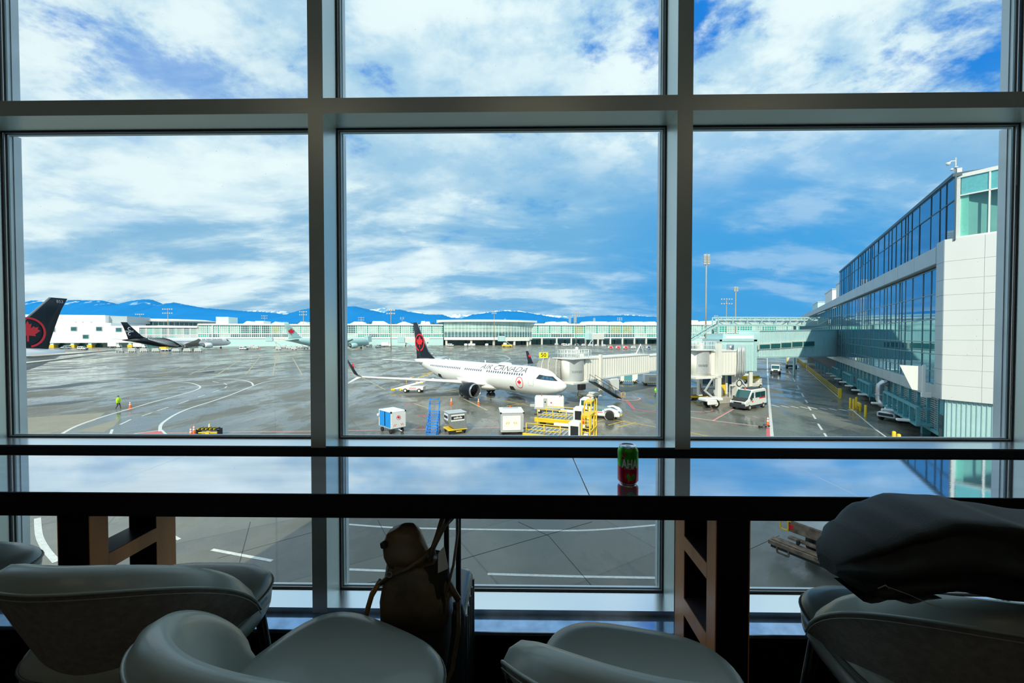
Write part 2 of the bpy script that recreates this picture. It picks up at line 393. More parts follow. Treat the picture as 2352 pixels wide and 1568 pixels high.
m_lw = M('white_line_paint', (.62, .64, .62), .5, var=.15, scale=8)
m_lr = M('red_line_paint', (.60, .12, .12), .5, var=.15, scale=8)
m_ly = M('yellow_line_paint', (.66, .42, .06), .5, var=.15, scale=8)
m_ljoint = M('joint_sealant', (.035, .037, .04), .6)
m_lcream = M('cream_patch', (.40, .37, .25), .8, var=.2, scale=1)
ZL = [0]
def ribbon(pts, w, mat, name='painted_line', smooth=False, closed=False):
    """flat painted strip on the apron through points given where they fall on it"""
    ps = [G(*p) for p in pts]
    if smooth:
        out = []
        for i in range(len(ps)-1):
            p0, p1, p2, p3 = ps[max(i-1, 0)], ps[i], ps[i+1], ps[min(i+2, len(ps)-1)]
            for q in range(6):
                t = q/6; out.append(.5*((2*p1)+(p2-p0)*t+(2*p0-5*p1+4*p2-p3)*t*t+(3*p1-p0-3*p2+p3)*t**3))
        ps = out+[ps[-1]]
    ZL[0] += 1; z = AZ+.006+(ZL[0] % 7)*.0012
    a, b = [], []
    for i, p in enumerate(ps):
        d = ps[min(i+1, len(ps)-1)]-ps[max(i-1, 0)]; n = Vector((-d.y, d.x, 0)).normalized()*w/2
        a.append(Vector((p.x+n.x, p.y+n.y, z))); b.append(Vector((p.x-n.x, p.y-n.y, z)))
    m = MB(); m.loft([[u, v, v-Vector((0, 0, .005)), u-Vector((0, 0, .005))] for u, v in zip(a, b)])
    return m.build(name, mat, ground)
W1 = [(134, 1001), (176, 978), (239, 956), (302, 937.5), (359, 921), (409, 907.6), (447, 896.6), (460, 888.8), (450, 882.5), (428, 878), (378, 875.6), (315, 875), (220, 876), (60, 878)]
ribbon(W1, .30, m_lw, smooth=True)
ribbon([(368, 990), (369, 977), (380, 966), (406, 950), (440, 936), (491, 920), (535, 904.5), (579, 887), (610, 877), (648, 871.5), (719, 867)], .30, m_lw, smooth=True)
ribbon([(581.5, 885), (576, 877.8), (554, 872.4), (516, 869.6), (472, 869), (409, 869.5), (315, 869.5), (60, 868)], .35, m_lw, smooth=True)
for p, q in [((258, 986), (251, 1004)), ((301, 963), (276, 975)), ((349, 947.6), (326, 955)), ((387, 935), (361, 943)), ((433, 919.6), (411, 927)), ((471, 907), (455, 912)), ((503.5, 896), (488, 901)), ((521, 887), (516, 891)), ((515, 880), (521, 883.4)), ((488, 875.5), (502.5, 878.4)), ((447, 873.2), (470, 873.6))]:
    ribbon([p, q], .22, m_lw)
def patch(pts, mat, name, dz=.004):
    ps = [G(*p) for p in pts]; m = MB(); m.loft([[Vector((p.x, p.y, AZ)) for p in ps], [Vector((p.x, p.y, AZ+dz)) for p in ps]]); return m.build(name, mat, ground)
patch([(262, 1003), (371, 988.5), (386, 1003)], m_lr, 'painted_box', .0045)
ribbon([(255, 1003), (371, 987.5), (388, 1004)], .25, m_lw)
for d in (0, .22):
    ribbon([(384, 994+d*2), (719, 990+d*2)], .09, m_lr if d else m_lw)
    ribbon([(770, 989+d*2), (1014, 985+d*2), (1240, 980+d*2)], .09, m_lr if d else m_lw)
ribbon([(60, 1003), (136, 998)], .12, m_lr)
patch([(60, 959), (242, 947), (218, 966), (150, 990), (60, 1003)], M('pale_concrete_slab', (.27, .255, .205), .7, var=.08, scale=1), 'concrete_slab')
patch([(175, 990), (276, 961), (262, 979), (238, 992)], MATS['pale_concrete_slab'], 'concrete_slab')
for pts in [[(694, 861), (672, 821)], [(627, 861.5), (635, 812)], [(564, 860), (598.5, 818)], [(495, 863), (573, 812)], [(435, 860), (540, 814)], [(380, 856), (500, 815)], [(885, 895), (792, 846)], [(911, 847), (850, 832)], [(1119, 942), (1064, 915)], [(985, 938), (950, 926)]]:
    ribbon(pts, .28, m_lcream, 'joint_line')
ribbon([(1350, 995), (1396, 1005)], .14, m_lr)
for d in (0, .13):
    mt = m_lw if d else m_lr
    ribbon([(1406+d*6, 882), (1421+d*6, 900), (1430+d*6, 909)], .16, mt)
    ribbon([(1437+d*30, 919.5), (1454+d*30, 939.2), (1510, 948)], .16, m_lr)
    ribbon([(1445.6+(27-d*14)*math.cos(R(a)), 915.4+(4.6-d*5)*math.sin(R(a))) for a in range(0, 361, 20)], .16, mt, smooth=True)
    ribbon([(1580, 958-d*6), (1635, 966-d*6), (1768, 982.6-d*6)], .12, mt)
    ribbon([(1635+d*14, 966), (1683+d*14, 939)], .16, mt)
    ribbon([(1580, 944-d*3), (1610, 946-d*3), (1632, 944-d*3), (1637, 941), (1628, 938)], .12, mt, smooth=True)
patch([(1760, 984), (1769, 984), (1771, 1008), (1760, 1008)], m_lr, 'painted_box')
ribbon([(1762.3, 815), (1762.8, 848), (1766, 910), (1773.8, 1010)], .30, m_lw)
for p, q in [((1879, 973), (1888, 987)), ((1893, 994.5), (1903, 1010)), ((1866.5, 951), (1873.4, 962)), ((1856.6, 934), (1862.5, 942)), ((1849.6, 918), (1854.6, 925)), ((1841, 903), (1846, 911)), ((1831, 885), (1836, 893)), ((1822, 869), (1826, 876)), ((1812, 852), (1816, 859)), ((1804, 838), (1807, 843))]:
    ribbon([p, q], .2, m_lw)
ribbon([(1852.6, 848), (1929.7, 915.4)], .15, m_lw)
ribbon([(1950, 935), (2010, 985), (2045, 1010)], .15, m_lw)
for i in range(9):
    ribbon([(1772+i*22, 930+i*1.3), (1790+i*22, 934+i*1.3)], .3, m_lw)
ribbon([(1581, 992.5), (1651, 1006.5)], .15, m_ly)
ribbon([(1403, 962.7), (1510, 981)], .16, m_ly)
for p, q in [((1366, 969), (1388, 963.7)), ((1397, 976), (1436, 966)), ((1421, 980), (1460, 970)), ((1163.5, 932), (1205.6, 926))]: ribbon([p, q], .17, m_ly)
ribbon([(792, 856), (869, 869.5), (934, 882), (1035, 898), (1114, 912), (1224, 933), (1300, 945)], .15, m_ly)
for i in range(12):
    t = i/12; ribbon([(820+t*75, 843+t*6+2*math.sin(t*6)), (825+t*75, 843.6+t*6+2*math.sin(t*6))], .3, m_ly)
for pts in [[(395, 848), (365, 851)], [(445, 848), (470, 849)], [(720, 840), (690, 841)], [(640, 846), (655, 848)], [(310, 862), (260, 868)], [(395, 860), (340, 864)]]: ribbon(pts, .35, m_ly)
ribbon([(1138, 813), (1159, 817), (1171, 823), (1163, 828.6), (1150, 832)], .35, m_lw, smooth=True)
for cx_, cy_ in ((938, 927.5), (966, 954), (982, 956)):
    ribbon([(cx_+8*math.cos(R(a)), cy_+1.4*math.sin(R(a))) for a in range(0, 361, 30)], .12, m_lr, smooth=True)
# below the table
ribbon([(355, 1200), (380, 1222), (412, 1239)], .17, m_lw)
ribbon([(487, 1262), (540, 1272), (625, 1288)], .17, m_lw)
ribbon([(86, 1190), (90, 1230), (106, 1262), (130, 1290)], .25, m_lw, smooth=True)
ribbon([(790, 1203), (900, 1211), (1020, 1214), (1200, 1217), (1330, 1218), (1420, 1213), (1512, 1205)], .15, m_lw, smooth=True)
ribbon([(790, 1307), (917, 1312)], .15, m_lw)
ribbon([(1120, 1318), (1330, 1324), (1512, 1327)], .15, m_lw)
for pts in [[(868, 1195), (925, 1300)], [(1048, 1288), (1360, 1198)], [(1190, 1198), (1260, 1230), (1365, 1352)], [(575, 1198), (540, 1330)], [(500, 1282), (725, 1220)], [(800, 1345), (900, 1330)], [(1720, 1262), (1790, 1230)]]:
    ribbon(pts, .02, m_ljoint, 'joint_line')
# dark puddle plates
patch([(461, 855), (492, 851), (493, 855), (476, 857)], m_ljoint, 'hatch_plate')

# ================================================================ mountains
def mountain(name, prof, Y0, mat, depth, seed, amp):
    rr = random.Random(seed); m = MB(); cols = []
    prof = sorted(prof); xs = []
    x = prof[0][0]
    while x <= prof[-1][0]: xs.append(x); x += 3.5
    for x in xs:
        for (a, ya), (b, yb) in zip(prof, prof[1:]):
            if a <= x <= b: y = ya+(yb-ya)*(x-a)/(b-a); break
        y += rr.uniform(-.5, .5)
        top = P(x, y, Y0); h = top.z-AZ; col = []
        for k_ in range(9):
            t = k_/8; yy = Y0-depth*(1-t); zz = AZ+h*(t**1.25)
            jit = rr.uniform(-1, 1)*amp*math.sin(math.pi*t)
            sx = yy/Y0
            col.append((top.x*(.97+.03*t)+jit, yy+jit*2, zz+jit*.35))
        col.append((top.x, Y0+depth*.8, AZ-40))
        cols.append(col)
    return m.loft(cols, closed=False, caps=False).build(name, mat, smooth=True)
def mtn_mat(name, c1, c2, z0, z1, sn):
    m = bpy.data.materials.new(name); m.use_nodes = True; globals()['nt'] = m.node_tree; pb = m.node_tree.nodes['Principled BSDF']
    tc = N('ShaderNodeTexCoord'); s_ = N('ShaderNodeSeparateXYZ'); L(tc.outputs['Object'], s_.inputs[0])
    n1 = noise(tc.outputs['Object'], .006, 8, .65, .5, (1, .3, 1.4)); n2 = noise(tc.outputs['Object'], .0016, 5, .6)
    base = mixc(n2, c1, c2)  # slope colours already hold the blue of aerial haze
    snow = mth('MULTIPLY', ramp(mth('ADD', s_.outputs[2], mth('MULTIPLY', n1, (z1-z0)*1.2)), z0+(z1-z0)*1.0, z0+(z1-z0)*1.25), ramp(n1, sn, sn+.05))
    L(mixc(snow, base, (.75, .82, .88)), pb.inputs['Base Color']); pb.inputs['Roughness'].default_value = 1; pb.inputs['Specular IOR Level'].default_value = 0
    return m
ridge = [(-900, 735), (-600, 712), (-300, 700), (0, 704), (48, 700), (70, 690), (180, 689), (235, 690), (270, 698), (300, 691), (330, 687), (350, 688), (374, 698), (400, 694), (430, 700), (470, 707), (520, 711), (560, 714), (600, 716), (625, 718), (655, 722), (690, 712), (720, 706), (790, 704), (815, 703), (845, 710), (880, 718), (905, 711), (920, 711), (940, 716), (985, 722), (1015, 722), (1035, 729), (1060, 731), (1085, 722), (1120, 718), (1160, 714), (1200, 716), (1230, 721), (1270, 728), (1300, 731), (1350, 726), (1400, 724), (1440, 724), (1500, 727), (1540, 732), (1600, 740), (1700, 752), (1800, 762)]
far = [(500, 716), (560, 714), (585, 712), (610, 715), (640, 714), (665, 716), (680, 720), (840, 712), (880, 707), (905, 712), (930, 714), (960, 716), (1000, 724), (1030, 724), (1050, 720), (1070, 724), (1150, 712), (1190, 713), (1230, 720), (1320, 728), (1440, 722), (1500, 727), (1560, 735)]
mt = mountain('mountain_range', ridge, 9000, mtn_mat('haze_blue_forest', (.012, .165, .45), (.020, .235, .58), 430, 1120, .545), 2600, 3, 25)  # forest slopes with the distance haze put into the base colour as blue
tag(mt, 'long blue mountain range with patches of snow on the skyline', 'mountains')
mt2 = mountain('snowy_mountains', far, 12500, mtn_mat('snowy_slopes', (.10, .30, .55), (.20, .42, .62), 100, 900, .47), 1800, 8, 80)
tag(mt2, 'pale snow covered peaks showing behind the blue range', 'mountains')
nt = None
# ================================================================ terminal wing on the right
WA = 31.67
D_, N_ = AD(WA), AD(WA+90)
def TW(t, w, z=0): v = D_*t+N_*w; v.z = z; return v
RZW = R(90-WA)                      # local x along the wing, local y to its left
m_bglass = M('blue_reflective_glazing', (.09, .31, .50), .04, .85, var=.10, scale=.5)
m_bglass2 = M('teal_reflective_glazing', (.12, .42, .52), .04, .80, var=.10, scale=.5)
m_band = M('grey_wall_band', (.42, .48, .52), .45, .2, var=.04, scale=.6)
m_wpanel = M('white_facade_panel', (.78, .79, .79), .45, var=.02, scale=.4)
m_frame = M('dark_window_frame', (.05, .09, .12), .4, .4)
m_framel = M('light_window_frame', (.16, .27, .32), .4, .3)
m_louvre = M('grey_louvre', (.36, .44, .46), .45, .3)
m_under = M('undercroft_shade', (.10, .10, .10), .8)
base = TW(47.7, 13, AZ)
wing = thing('terminal_wing', 'long glazed terminal wing in shade with a white panelled end wall on the right', 'building', base, RZW)
def wl(t): return t-47.7            # wing t -> local x ; local y=0 is the glazing, + towards the road
H = lambda z: z-AZ
pat = [1.9, 1.5, 2.3, 3.35, 2.5, 1.4, 1.0, 1.55, 2.2]
def cols_(a, b):
    out = [a]; i = 0
    while out[-1] < b-1.2: out.append(min(b, out[-1]+pat[i % len(pat)])); i += 1
    out[-1] = b; return out
# masses behind the glazing
MB().bx(wl(47.9), wl(108.5), -22, -.25, H(8.3), H(14.55)).build('upper_storey', m_band, wing)
MB().bx(wl(49.5), wl(230), -24, -.25, H(-4.2), H(7.6)).build('main_storey', m_band, wing)
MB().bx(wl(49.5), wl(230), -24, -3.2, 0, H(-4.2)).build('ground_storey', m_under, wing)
MB().bx(wl(47.6), wl(108.8), -22, .12, H(14.55), H(14.85)).build('roof_edge', m_frame, wing)
# panes
def grid(rows, cols, mats, y, frm, thick=.06):
    fr = MB(); cache = {}
    for r_, (z0, z1) in enumerate(rows):
        for c, (a, b) in enumerate(zip(cols, cols[1:])):
            key = (round(b-a, 2), r_); mat = mats[r_]
            if key not in cache:
                cache[key] = MB().bx(0, b-a-.08, -.03, 0, 0, z1-z0-.08).mesh('pane', mat)
            inst(cache[key], 'window_pane', wing, (a+.04, y+rnd.uniform(-.012, .012), z0+.04), (rnd.uniform(-.003, .003), 0, rnd.uniform(-.004, .004)))
        fr.bx(cols[0], cols[-1], y-.05, y+.05, z0-.04, z0+.04)
    for c in cols: fr.bx(c-.03, c+.03, y-.05, y+.05, rows[0][0], rows[-1][1])
    fr.bx(cols[0], cols[-1], y-.05, y+.05, rows[-1][1]-.04, rows[-1][1]+.04)
    return fr.build('window_frame', frm, wing)
uc = [wl(x) for x in cols_(47.4, 108.3)]
grid([(H(9.3), H(12.6)), (H(12.6), H(14.5))], uc, [m_bglass, m_bglass], 0, m_frame)
lc = [wl(x) for x in cols_(49.3, 104.5)]
grid([(H(-3.0), H(-1.9)), (H(-1.9), H(-.3)), (H(-.3), H(.8)), (H(.8), H(2.9)), (H(2.9), H(5.2)), (H(5.2), H(7.5))], lc, [m_bglass2]*4+[m_bglass]*2, 0, m_framel)
MB().bx(wl(104.7), wl(228), -.1, 0, H(-3), H(7.5)).build('far_glazing', m_bglass2, wing)
f = MB()
for i in range(40): x = wl(105+i*3.1); f.bx(x, x+.25, -.1, .12, H(-3), H(7.5))
for z in (-1, 1.2, 3.4, 5.4): f.bx(wl(104.7), wl(228), -.1, .08, H(z), H(z)+.12)
f.build('far_mullions', m_framel, wing)
# projecting bands in panels
pm = MB().cb(0, 5.9, -.3, .55, 0, 1.5, .05).mesh('panel', m_band)
for i in range(30): inst(pm, 'band_panel', wing, (wl(49.6+i*6), 0, H(7.7)))
pm = MB().cb(0, 3.9, -.3, .25, 0, 1.15, .03).mesh('panel', m_white2 if False else m_band)
for i in range(30): inst(pm, 'band_panel', wing, (wl(49.4+i*4), 0, H(-4.2)))
# louvre zone with teal posts
f = MB(); lv = MB()
for i in range(22):
    x = wl(50+i*2.9); f.bx(x-.12, x+.12, -.35, .12, H(-7.2), H(-4.2))
f.bx(wl(49.6), wl(112), -.45, -.36, H(-7.3), H(-4.2)); f.bx(wl(49.6), wl(112), -.35, .15, H(-7.4), H(-7.1)); f.build('louvre_posts', m_teal, wing)
lm = MB()
for k_ in range(14): lm.bx(.16, 2.74, -.22, -.08, .08+k_*.2, .17+k_*.2)
lm.bx(1.4, 1.5, -.2, -.05, 0, 2.9); lmm = lm.mesh('louvre', m_louvre)
for i in range(20): inst(lmm, 'louvre_panel', wing, (wl(50+i*2.9), 0, H(-7.15)))
# outrigger frames in front of the louvres
def outrig(t0, t1, step, name):
    m = MB()
    for z in (-5.35, -6.95):
        m.bx(wl(t0), wl(t1), .85, 1.15, H(z)-.1, H(z)+.1)
    n = round((t1-t0)/step)
    for i in range(n+1):
        x = wl(t0+i*(t1-t0)/n)
        m.bx(x-.1, x+.1, .85, 1.15, H(-6.95), H(-5.35)); m.bx(x-.06, x+.06, 0, .9, H(-6.85), H(-6.7)); m.bx(x-.06, x+.06, 0, .9, H(-5.45), H(-5.3))
    m.bx(wl(t0), wl(t1), .0, .85, H(-7.02), H(-6.96)); return m.build(name, m_teal, wing)
outrig(51.5, 64.0, 2.1, 'outrigger_frame'); outrig(72, 80, 2, 'outrigger_frame'); outrig(86, 94, 2, 'outrigger_frame'); outrig(100, 108, 2, 'outrigger_frame')
for t in (53.5, 59.5, 64.6, 73, 78, 84, 90, 96, 102, 108):
    m = MB(); m.cb(wl(t)-.25, wl(t)+.25, 1.1, 2.1, H(-6.98), H(-6.75), .05); m.build('floodlight', m_white, wing); MB().bar((wl(t), .9, H(-6.9)), (wl(t), 1.15, H(-6.85)), .08, .08).build('lamp_arm', m_lgrey, wing)
# ground-floor recess: wall with doors behind, columns
m = MB()
for i in range(14): x = wl(56+i*8); m.bx(x-.3, x+.3, -.9, -.3, 0, H(-7.2))
m.build('undercroft_columns', m_teal, wing)
# silver duct
MB().path([(wl(66.5), .2, H(-4.6)), (wl(66.6), .7, H(-4.5)), (wl(66.6), .95, H(-4.8)), (wl(66.6), 1.0, H(-5.4)), (wl(66.6), 1.0, H(-6.6)), (wl(66.4), .9, H(-7.1)), (wl(65.8), .5, H(-7.4))], .38, 14).build('duct', m_silver, wing)
MB().lathe([(.43, -.06), (.43, .06)], 14, (wl(66.6), 1.0, H(-6.0)), caps=True).build('duct_collar', m_lgrey, wing)
# rooftop blocks far along
for (a, b, z1, mt_) in ((112, 124, 13.3, m_white), (131, 146, 13.0, m_white), (165, 182, 12.0, m_mint)):
    o = MB(); o.bx(wl(a), wl(b), -14, -1.2, H(7.6), H(z1)); o.build('roof_block', mt_, wing); MB().bx(wl(a)-.15, wl(b)+.15, -14.1, -1.1, H(z1), H(z1)+.25).build('parapet', m_lgrey, wing)
MB().bx(wl(164.7), wl(164.9), -8, -5, H(9.5), H(11)).build('vent_louvre', m_teal, wing)
# corner fin: shaded side face + white end wall in its own local frame
EA = 145.6-WA                       # end wall direction relative to the wing axis, clockwise
endw = bpy.data.objects.new('end_wall', None); COL.objects.link(endw); endw.parent = wing
endw.location = (0, .5, 0); endw.rotation_euler = (0, 0, -R(EA))     # local x runs right/towards us, +y outward... (-y away)
# outward normal of the end wall is its local -y
zrow = [-3.95, -2.75, -1.53, -.32, .9, 2.1, 3.3, 4.5, 5.75, 7.0, 8.2]
zc = [(-3.95, -2.72), (-2.72, -1.42), (-1.42, -.2), (-.2, 1.05), (1.05, 2.25), (2.25, 3.5), (3.5, 4.8), (4.8, 6.1), (6.1, 7.6), (7.6, 9.45)]
MB().bx(0.02, 12, .06, 1.2, H(-3.9), H(9.4)).build('wall_core', m_lgrey, endw)
for z0, z1 in zc:
    for a, b in ((0, 2.2), (2.2, 4.6), (4.6, 7.0), (7.0, 9.4), (9.4, 11.8)):
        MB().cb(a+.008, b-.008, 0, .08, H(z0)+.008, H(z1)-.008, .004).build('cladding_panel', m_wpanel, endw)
# road-facing side of the fin
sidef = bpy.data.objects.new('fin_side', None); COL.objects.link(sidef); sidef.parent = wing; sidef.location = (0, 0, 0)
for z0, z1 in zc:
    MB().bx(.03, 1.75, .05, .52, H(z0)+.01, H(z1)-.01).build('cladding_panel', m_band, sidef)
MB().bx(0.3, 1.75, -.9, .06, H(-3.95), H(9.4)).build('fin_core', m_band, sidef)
# teal ribbed base under the white wall, with door
MB().bx(.15, 12, .3, 1.3, 0, H(-3.95)).build('base_wall', m_mint, endw)
f = MB()
for i in range(44): f.bx(.3+i*.27, .36+i*.27, .24, .31, 0, H(-3.97))
f.build('base_ribs', M('mint_rib', (.40, .62, .66), .5), endw)
MB().bx(1.0, 1.9, -3, .1, 0, H(-4.0)).build('base_return', m_teal, wing)
MB().bx(1.02, 1.8, .10, .16, .1, 3.0).build('service_door', M('service_door_glass', (.10, .12, .11), .2, .4), wing)
# glass box on the corner roof
cbx = bpy.data.objects.new('corner_lantern', None); COL.objects.link(cbx); cbx.parent = endw; cbx.location = (0, 0, 0)
P0c = TW(47.7, 12.5)
f = MB(); m_inner = M('pale_green_interior', (.34, .62, .58), .5)
LX = [0.42, .78, 2.35, 3.0, 4.6, 6.2, 7.8]
for x in LX[:1]: f.bx(x, LX[1], .30, .75, H(9.45), H(14.7))
for x in LX[2:]: f.bx(x-.05, x+.05, .30, .45, H(9.45), H(14.4))
f.bx(LX[1], 7.8, .30, .45, H(12.9), H(13.0)); f.bx(LX[0], 7.8, .28, .5, H(14.4), H(14.7)); f.bx(LX[0], 7.8, .28, .5, H(9.45), H(9.6))
f.build('lantern_frame', m_white, cbx)
for a, b in zip(LX[1:], LX[2:]):
    MB().bx(a+.05, b-.05, .38, .40, H(13.0), H(14.4)).build('upper_panel', M('teal_spandrel', (.16, .52, .55), .15, .2, spec=.8), cbx)
    MB().bx(a+.05, b-.05, .38, .40, H(9.6), H(12.9)).build('lantern_glass', glass_mat('clear_green_glass', (.75, .93, .90), .05) if 'clear_green_glass' not in MATS else MATS['clear_green_glass'], cbx)
MB().bx(LX[1], 7.8, 2.6, 2.7, H(9.45), H(14.4)).build('room_wall', m_inner, cbx)
MB().bx(LX[1], LX[1]+.45, .5, 2.6, H(9.45), H(14.4)).build('pilaster', M('pale_mint_column', (.62, .84, .80), .5), cbx)
MB().bx(LX[0], 7.8, .5, 8, H(14.45), H(14.65)).build('lantern_roof', m_wpanel, cbx)
MB().bx(LX[1], 7.8, .5, 2.6, H(9.35), H(9.5)).build('room_floor', m_under, cbx)
MB().path([(2.2, 1.6, H(9.5)), (2.2, 1.6, H(9.8))], .16, 8).build('plant_pot', m_copper, cbx)
# roof camera mast on the corner
cm_ = thing('roof_camera_mast', 'white dome cameras on a short mast at the roof corner', 'camera mast', TW(48.6, 13.3, 14.85), RZW)
MB().path([(0, 0, 0), (0, 0, 1.55)], .05, 8).build('mast', m_lgrey, cm_)
MB().path([(0, 0, 1.25), (0, .25, 1.3), (0, .42, 1.18)], .05, 8).build('arm', m_white, cm_)
MB().lathe([(.0, -.16), (.10, -.12), (.14, 0), (.15, .1), (.0, .14)], 12, (0, .45, 1.12)).build('dome_camera', m_white, cm_)
MB().lathe([(.0, -.12), (.09, -.1), (.12, 0), (.0, .1)], 12, (0, .22, .62)).build('dome_camera', m_white, cm_)
MB().bx(-.12, .12, -.35, -.05, .2, .6).build('junction_box', m_lgrey, cm_); MB().bar((0, 0, .3), (.9, -.6, .15), .04, .04).build('stay', m_dk, cm_)
MB().bar((0, 0, .7), (-.2, .0, .7), .2, .06).build('bracket', m_lgrey, cm_)
# white wing-shaped sign fin (dock guidance panel) hanging on the facade
sg = WL(2121, 870, TW(0, 12.0), WA)
sf = thing('white_panel_fin', 'white tapered panel on a short white post fixed to the corner of the wing', 'panel', TW(50.2, 11.9, -1.4-.0), RZW)
P1 = P0c
MB().prism([(-.55, -.1), (-.55, .05), (-.20, .05), (.0, .05), (.0, -2.5), (-.1, -2.6), (-.15, -2.6)], -.03, .03, 'xz')
m = MB(); m.loft([[(0, y_, 0.0), (0, y_, -2.35)] for y_ in (0, 1)], closed=False, caps=False)
pn = MB(); poly = [(0, .05), (1.5, .1), (.65, -2.1), (0, -2.2)]
pn.prism(poly, -.03, .03, 'yz'); pn.build('panel', m_white, sf)
MB().cb(-.12, .12, -.22, .0, -2.3, .15, .02).build('post', m_white, sf); MB().cb(-.18, .18, -.6, .05, -2.75, -2.3, .03).build('bracket', m_white, sf)
# ================================================================ far concourse
CA = Vector((-352, 286, 0)); CB = Vector((150, 412, 0)); CD = (CB-CA).normalized(); CAZ = math.degrees(math.atan2(CD.x, CD.y))
def C_(px, py): s, z = WL(px, py, CA, CAZ); return s, z-AZ
CRZ = math.atan2(CD.y, CD.x)
m_gpale = M('pale_green_glazing', (.40, .62, .56), .15, .1, spec=.8, var=.25, scale=.15)
m_gdark = M('dark_teal_glazing', (.03, .14, .15), .1, .1, spec=1., var=.4, scale=.2)
m_gmid = M('emerald_glazing', (.06, .42, .34), .12, .1, spec=.8, var=.2, scale=.2)
m_gyel = M('olive_glazing', (.34, .44, .22), .2, .1, var=.2, scale=.2)
m_cw = M('concourse_white', (.85, .87, .86), .5, var=.02, scale=.05)
def far_building(name, label, x0, x1, yr, loc_extra=0.):
    s0 = C_(x0, 760)[0]; o = CA+CD*s0; return thing(name, label, 'building', (o.x, o.y, AZ), CRZ), s0
# white office block at left
wb, s0 = far_building('white_terminal_block', 'plain white terminal block with small square windows beyond the left tail fin', -160, 320, 741)
def cx(px, py=760): return C_(px, py)[0]-s0
def cz(px, py): return C_(px, py)[1]
def zz(px, py): return cz(px, py)
MB().bx(cx(-160), cx(255), 0, 40, zz(200, 785), zz(200, 741)).build('facade', m_cw, wb)
MB().bx(cx(255), cx(320), 0, 40, zz(300, 785), zz(300, 748)).build('facade', m_cw, wb)
MB().bx(cx(-160), cx(219), 10, 42, zz(200, 741), zz(200, 722)).build('upper_block', m_cw, wb)
MB().bx(cx(219), cx(262), 14, 42, zz(240, 741), zz(240, 724)).build('grey_block', m_band, wb)
MB().bx(cx(-160), cx(320), 4, 40, 0, zz(200, 785)).build('ground_floor', m_gdark, wb)
MB().bx(cx(-160), cx(322), -1.5, 1, zz(200, 787), zz(200, 782)).build('canopy', m_cw, wb)
for px, py in ((170, 755), (228, 755), (273, 757), (303, 762), (197, 773), (120, 757), (60, 757)):
    a, b = cx(px-6), cx(px+6); z0, z1 = zz(px, py+4), zz(px, py-4)
    fr = MB().bx(a-.4, b+.4, -.2, .3, z0-.4, z1+.4).build('window_frame', m_lgrey, wb); MB().bx(a, b, -.35, -.15, z0, z1).build('pane', m_gdark, fr)
for px in (75, 121, 168, 208, 300, 315):
    a = cx(px); MB().bx(a-1, a+1, -1, 1, 2, zz(200, 786)).build('column', m_mint, wb); MB().bx(a-1.5, a+1.5, -1.4, 1.4, 0, 2).build('column_base', m_yel, wb)
for px in (165, 181, 201): a = cx(px); MB().bx(a-.4, a+.4, 3, 4, zz(200, 741), zz(200, 738)).build('roof_vent', m_lgrey, wb)
# generic glazed hall
def hall(o, off, x0, x1, ytop, yband, ybot, ylow, low_mat, bays, mix, yd=30, open_=False, parts=True):
    """roof band ytop-yband, glazing yband-ybot, then lower wall to ylow"""
    c = lambda px: C_(px, 760)[0]-off
    xm = (x0+x1)/2; Zt, Zb, Zg, Zl = (zz(xm, y) for y in (ytop, yband, ybot, ylow))
    A, B = c(x0), c(x1)
    MB().cb(A, B, -1.2, yd, Zb, Zt, .3).build('roof_band', m_cw, o)
    MB().bx(A, B, .4, yd, Zl, Zb).build('hall_core', m_gdark, o)
    MB().cb(A, B, -.5, .5, Zg-1.2, Zg, .1).build('floor_band', m_cw, o)
    if open_: 
        MB().bx(A, B, 9, yd, 0, Zg-1.2).build('recess', m_gdark, o)
        n = max(2, int((B-A)/13))
        for i in range(n+1): x = A+(B-A)*i/n; MB().bx(x-.7, x+.7, -.3, 1, 0, Zg-1.2).build('column', m_white2, o)
    else: MB().bx(A, B, 0, yd, 0, Zg-1.2).build('lower_wall', low_mat, o)
    fr = MB(); w = (B-A)/bays
    Zm = Zg+(Zb-Zg)*.30
    for i in range(bays):
        a = A+i*w; sp_ = a+w*.80
        mt_ = mix[rnd.randrange(len(mix))]
        MB().bx(a+.2, sp_-.15, -.1, .1, Zm+.2, Zb-.2).build('glazed_bay', mt_, o)
        MB().bx(sp_+.15, a+w-.2, -.1, .1, Zm+.2, Zb-.2).build('glazed_bay', m_gmid, o)
        MB().bx(a+.2, a+w-.2, -.1, .1, Zg+.1, Zm-.2).build('lower_bay', rnd.choice([m_gdark, m_gdark, m_gpale, m_gmid]), o)
        fr.bx(a-.25, a+.25, -.35, .2, Zg, Zb); fr.bx(sp_-.2, sp_+.2, -.3, .2, Zg, Zb)
        for q in range(1, 4): fr.bx(a+(sp_-a)*q/4-.12, a+(sp_-a)*q/4+.12, -.25, .15, Zg, Zb)
    for q in range(0, 6): z = Zg+(Zb-Zg)*q/6; fr.bx(A, B, -.22, .15, z-.12, z+.12)
    fr.bx(A, B, -.4, .2, Zm-.3, Zm+.3)
    fr.build('mullion_grid', m_cw, o)
    return A, B, Zt
mixA = [m_gpale, m_gpale, m_gpale, m_gyel, m_gdark]
c1, so1 = far_building('glazed_concourse', 'long pale green glazed concourse with a white roof band behind the black and white airliner', 320, 1018, 743)
MBs = hall(c1, so1, 320, 455, 748, 753, 776, 790, m_gdark, 8, [m_gdark, m_gdark, m_gmid])
hall(c1, so1, 455, 716, 743.5, 747.5, 774, 792, m_mint, 11, mixA)
hall(c1, so1, 716, 1018, 744, 747.5, 774, 792, m_mint, 12, mixA)
cc = lambda px: C_(px, 760)[0]-so1
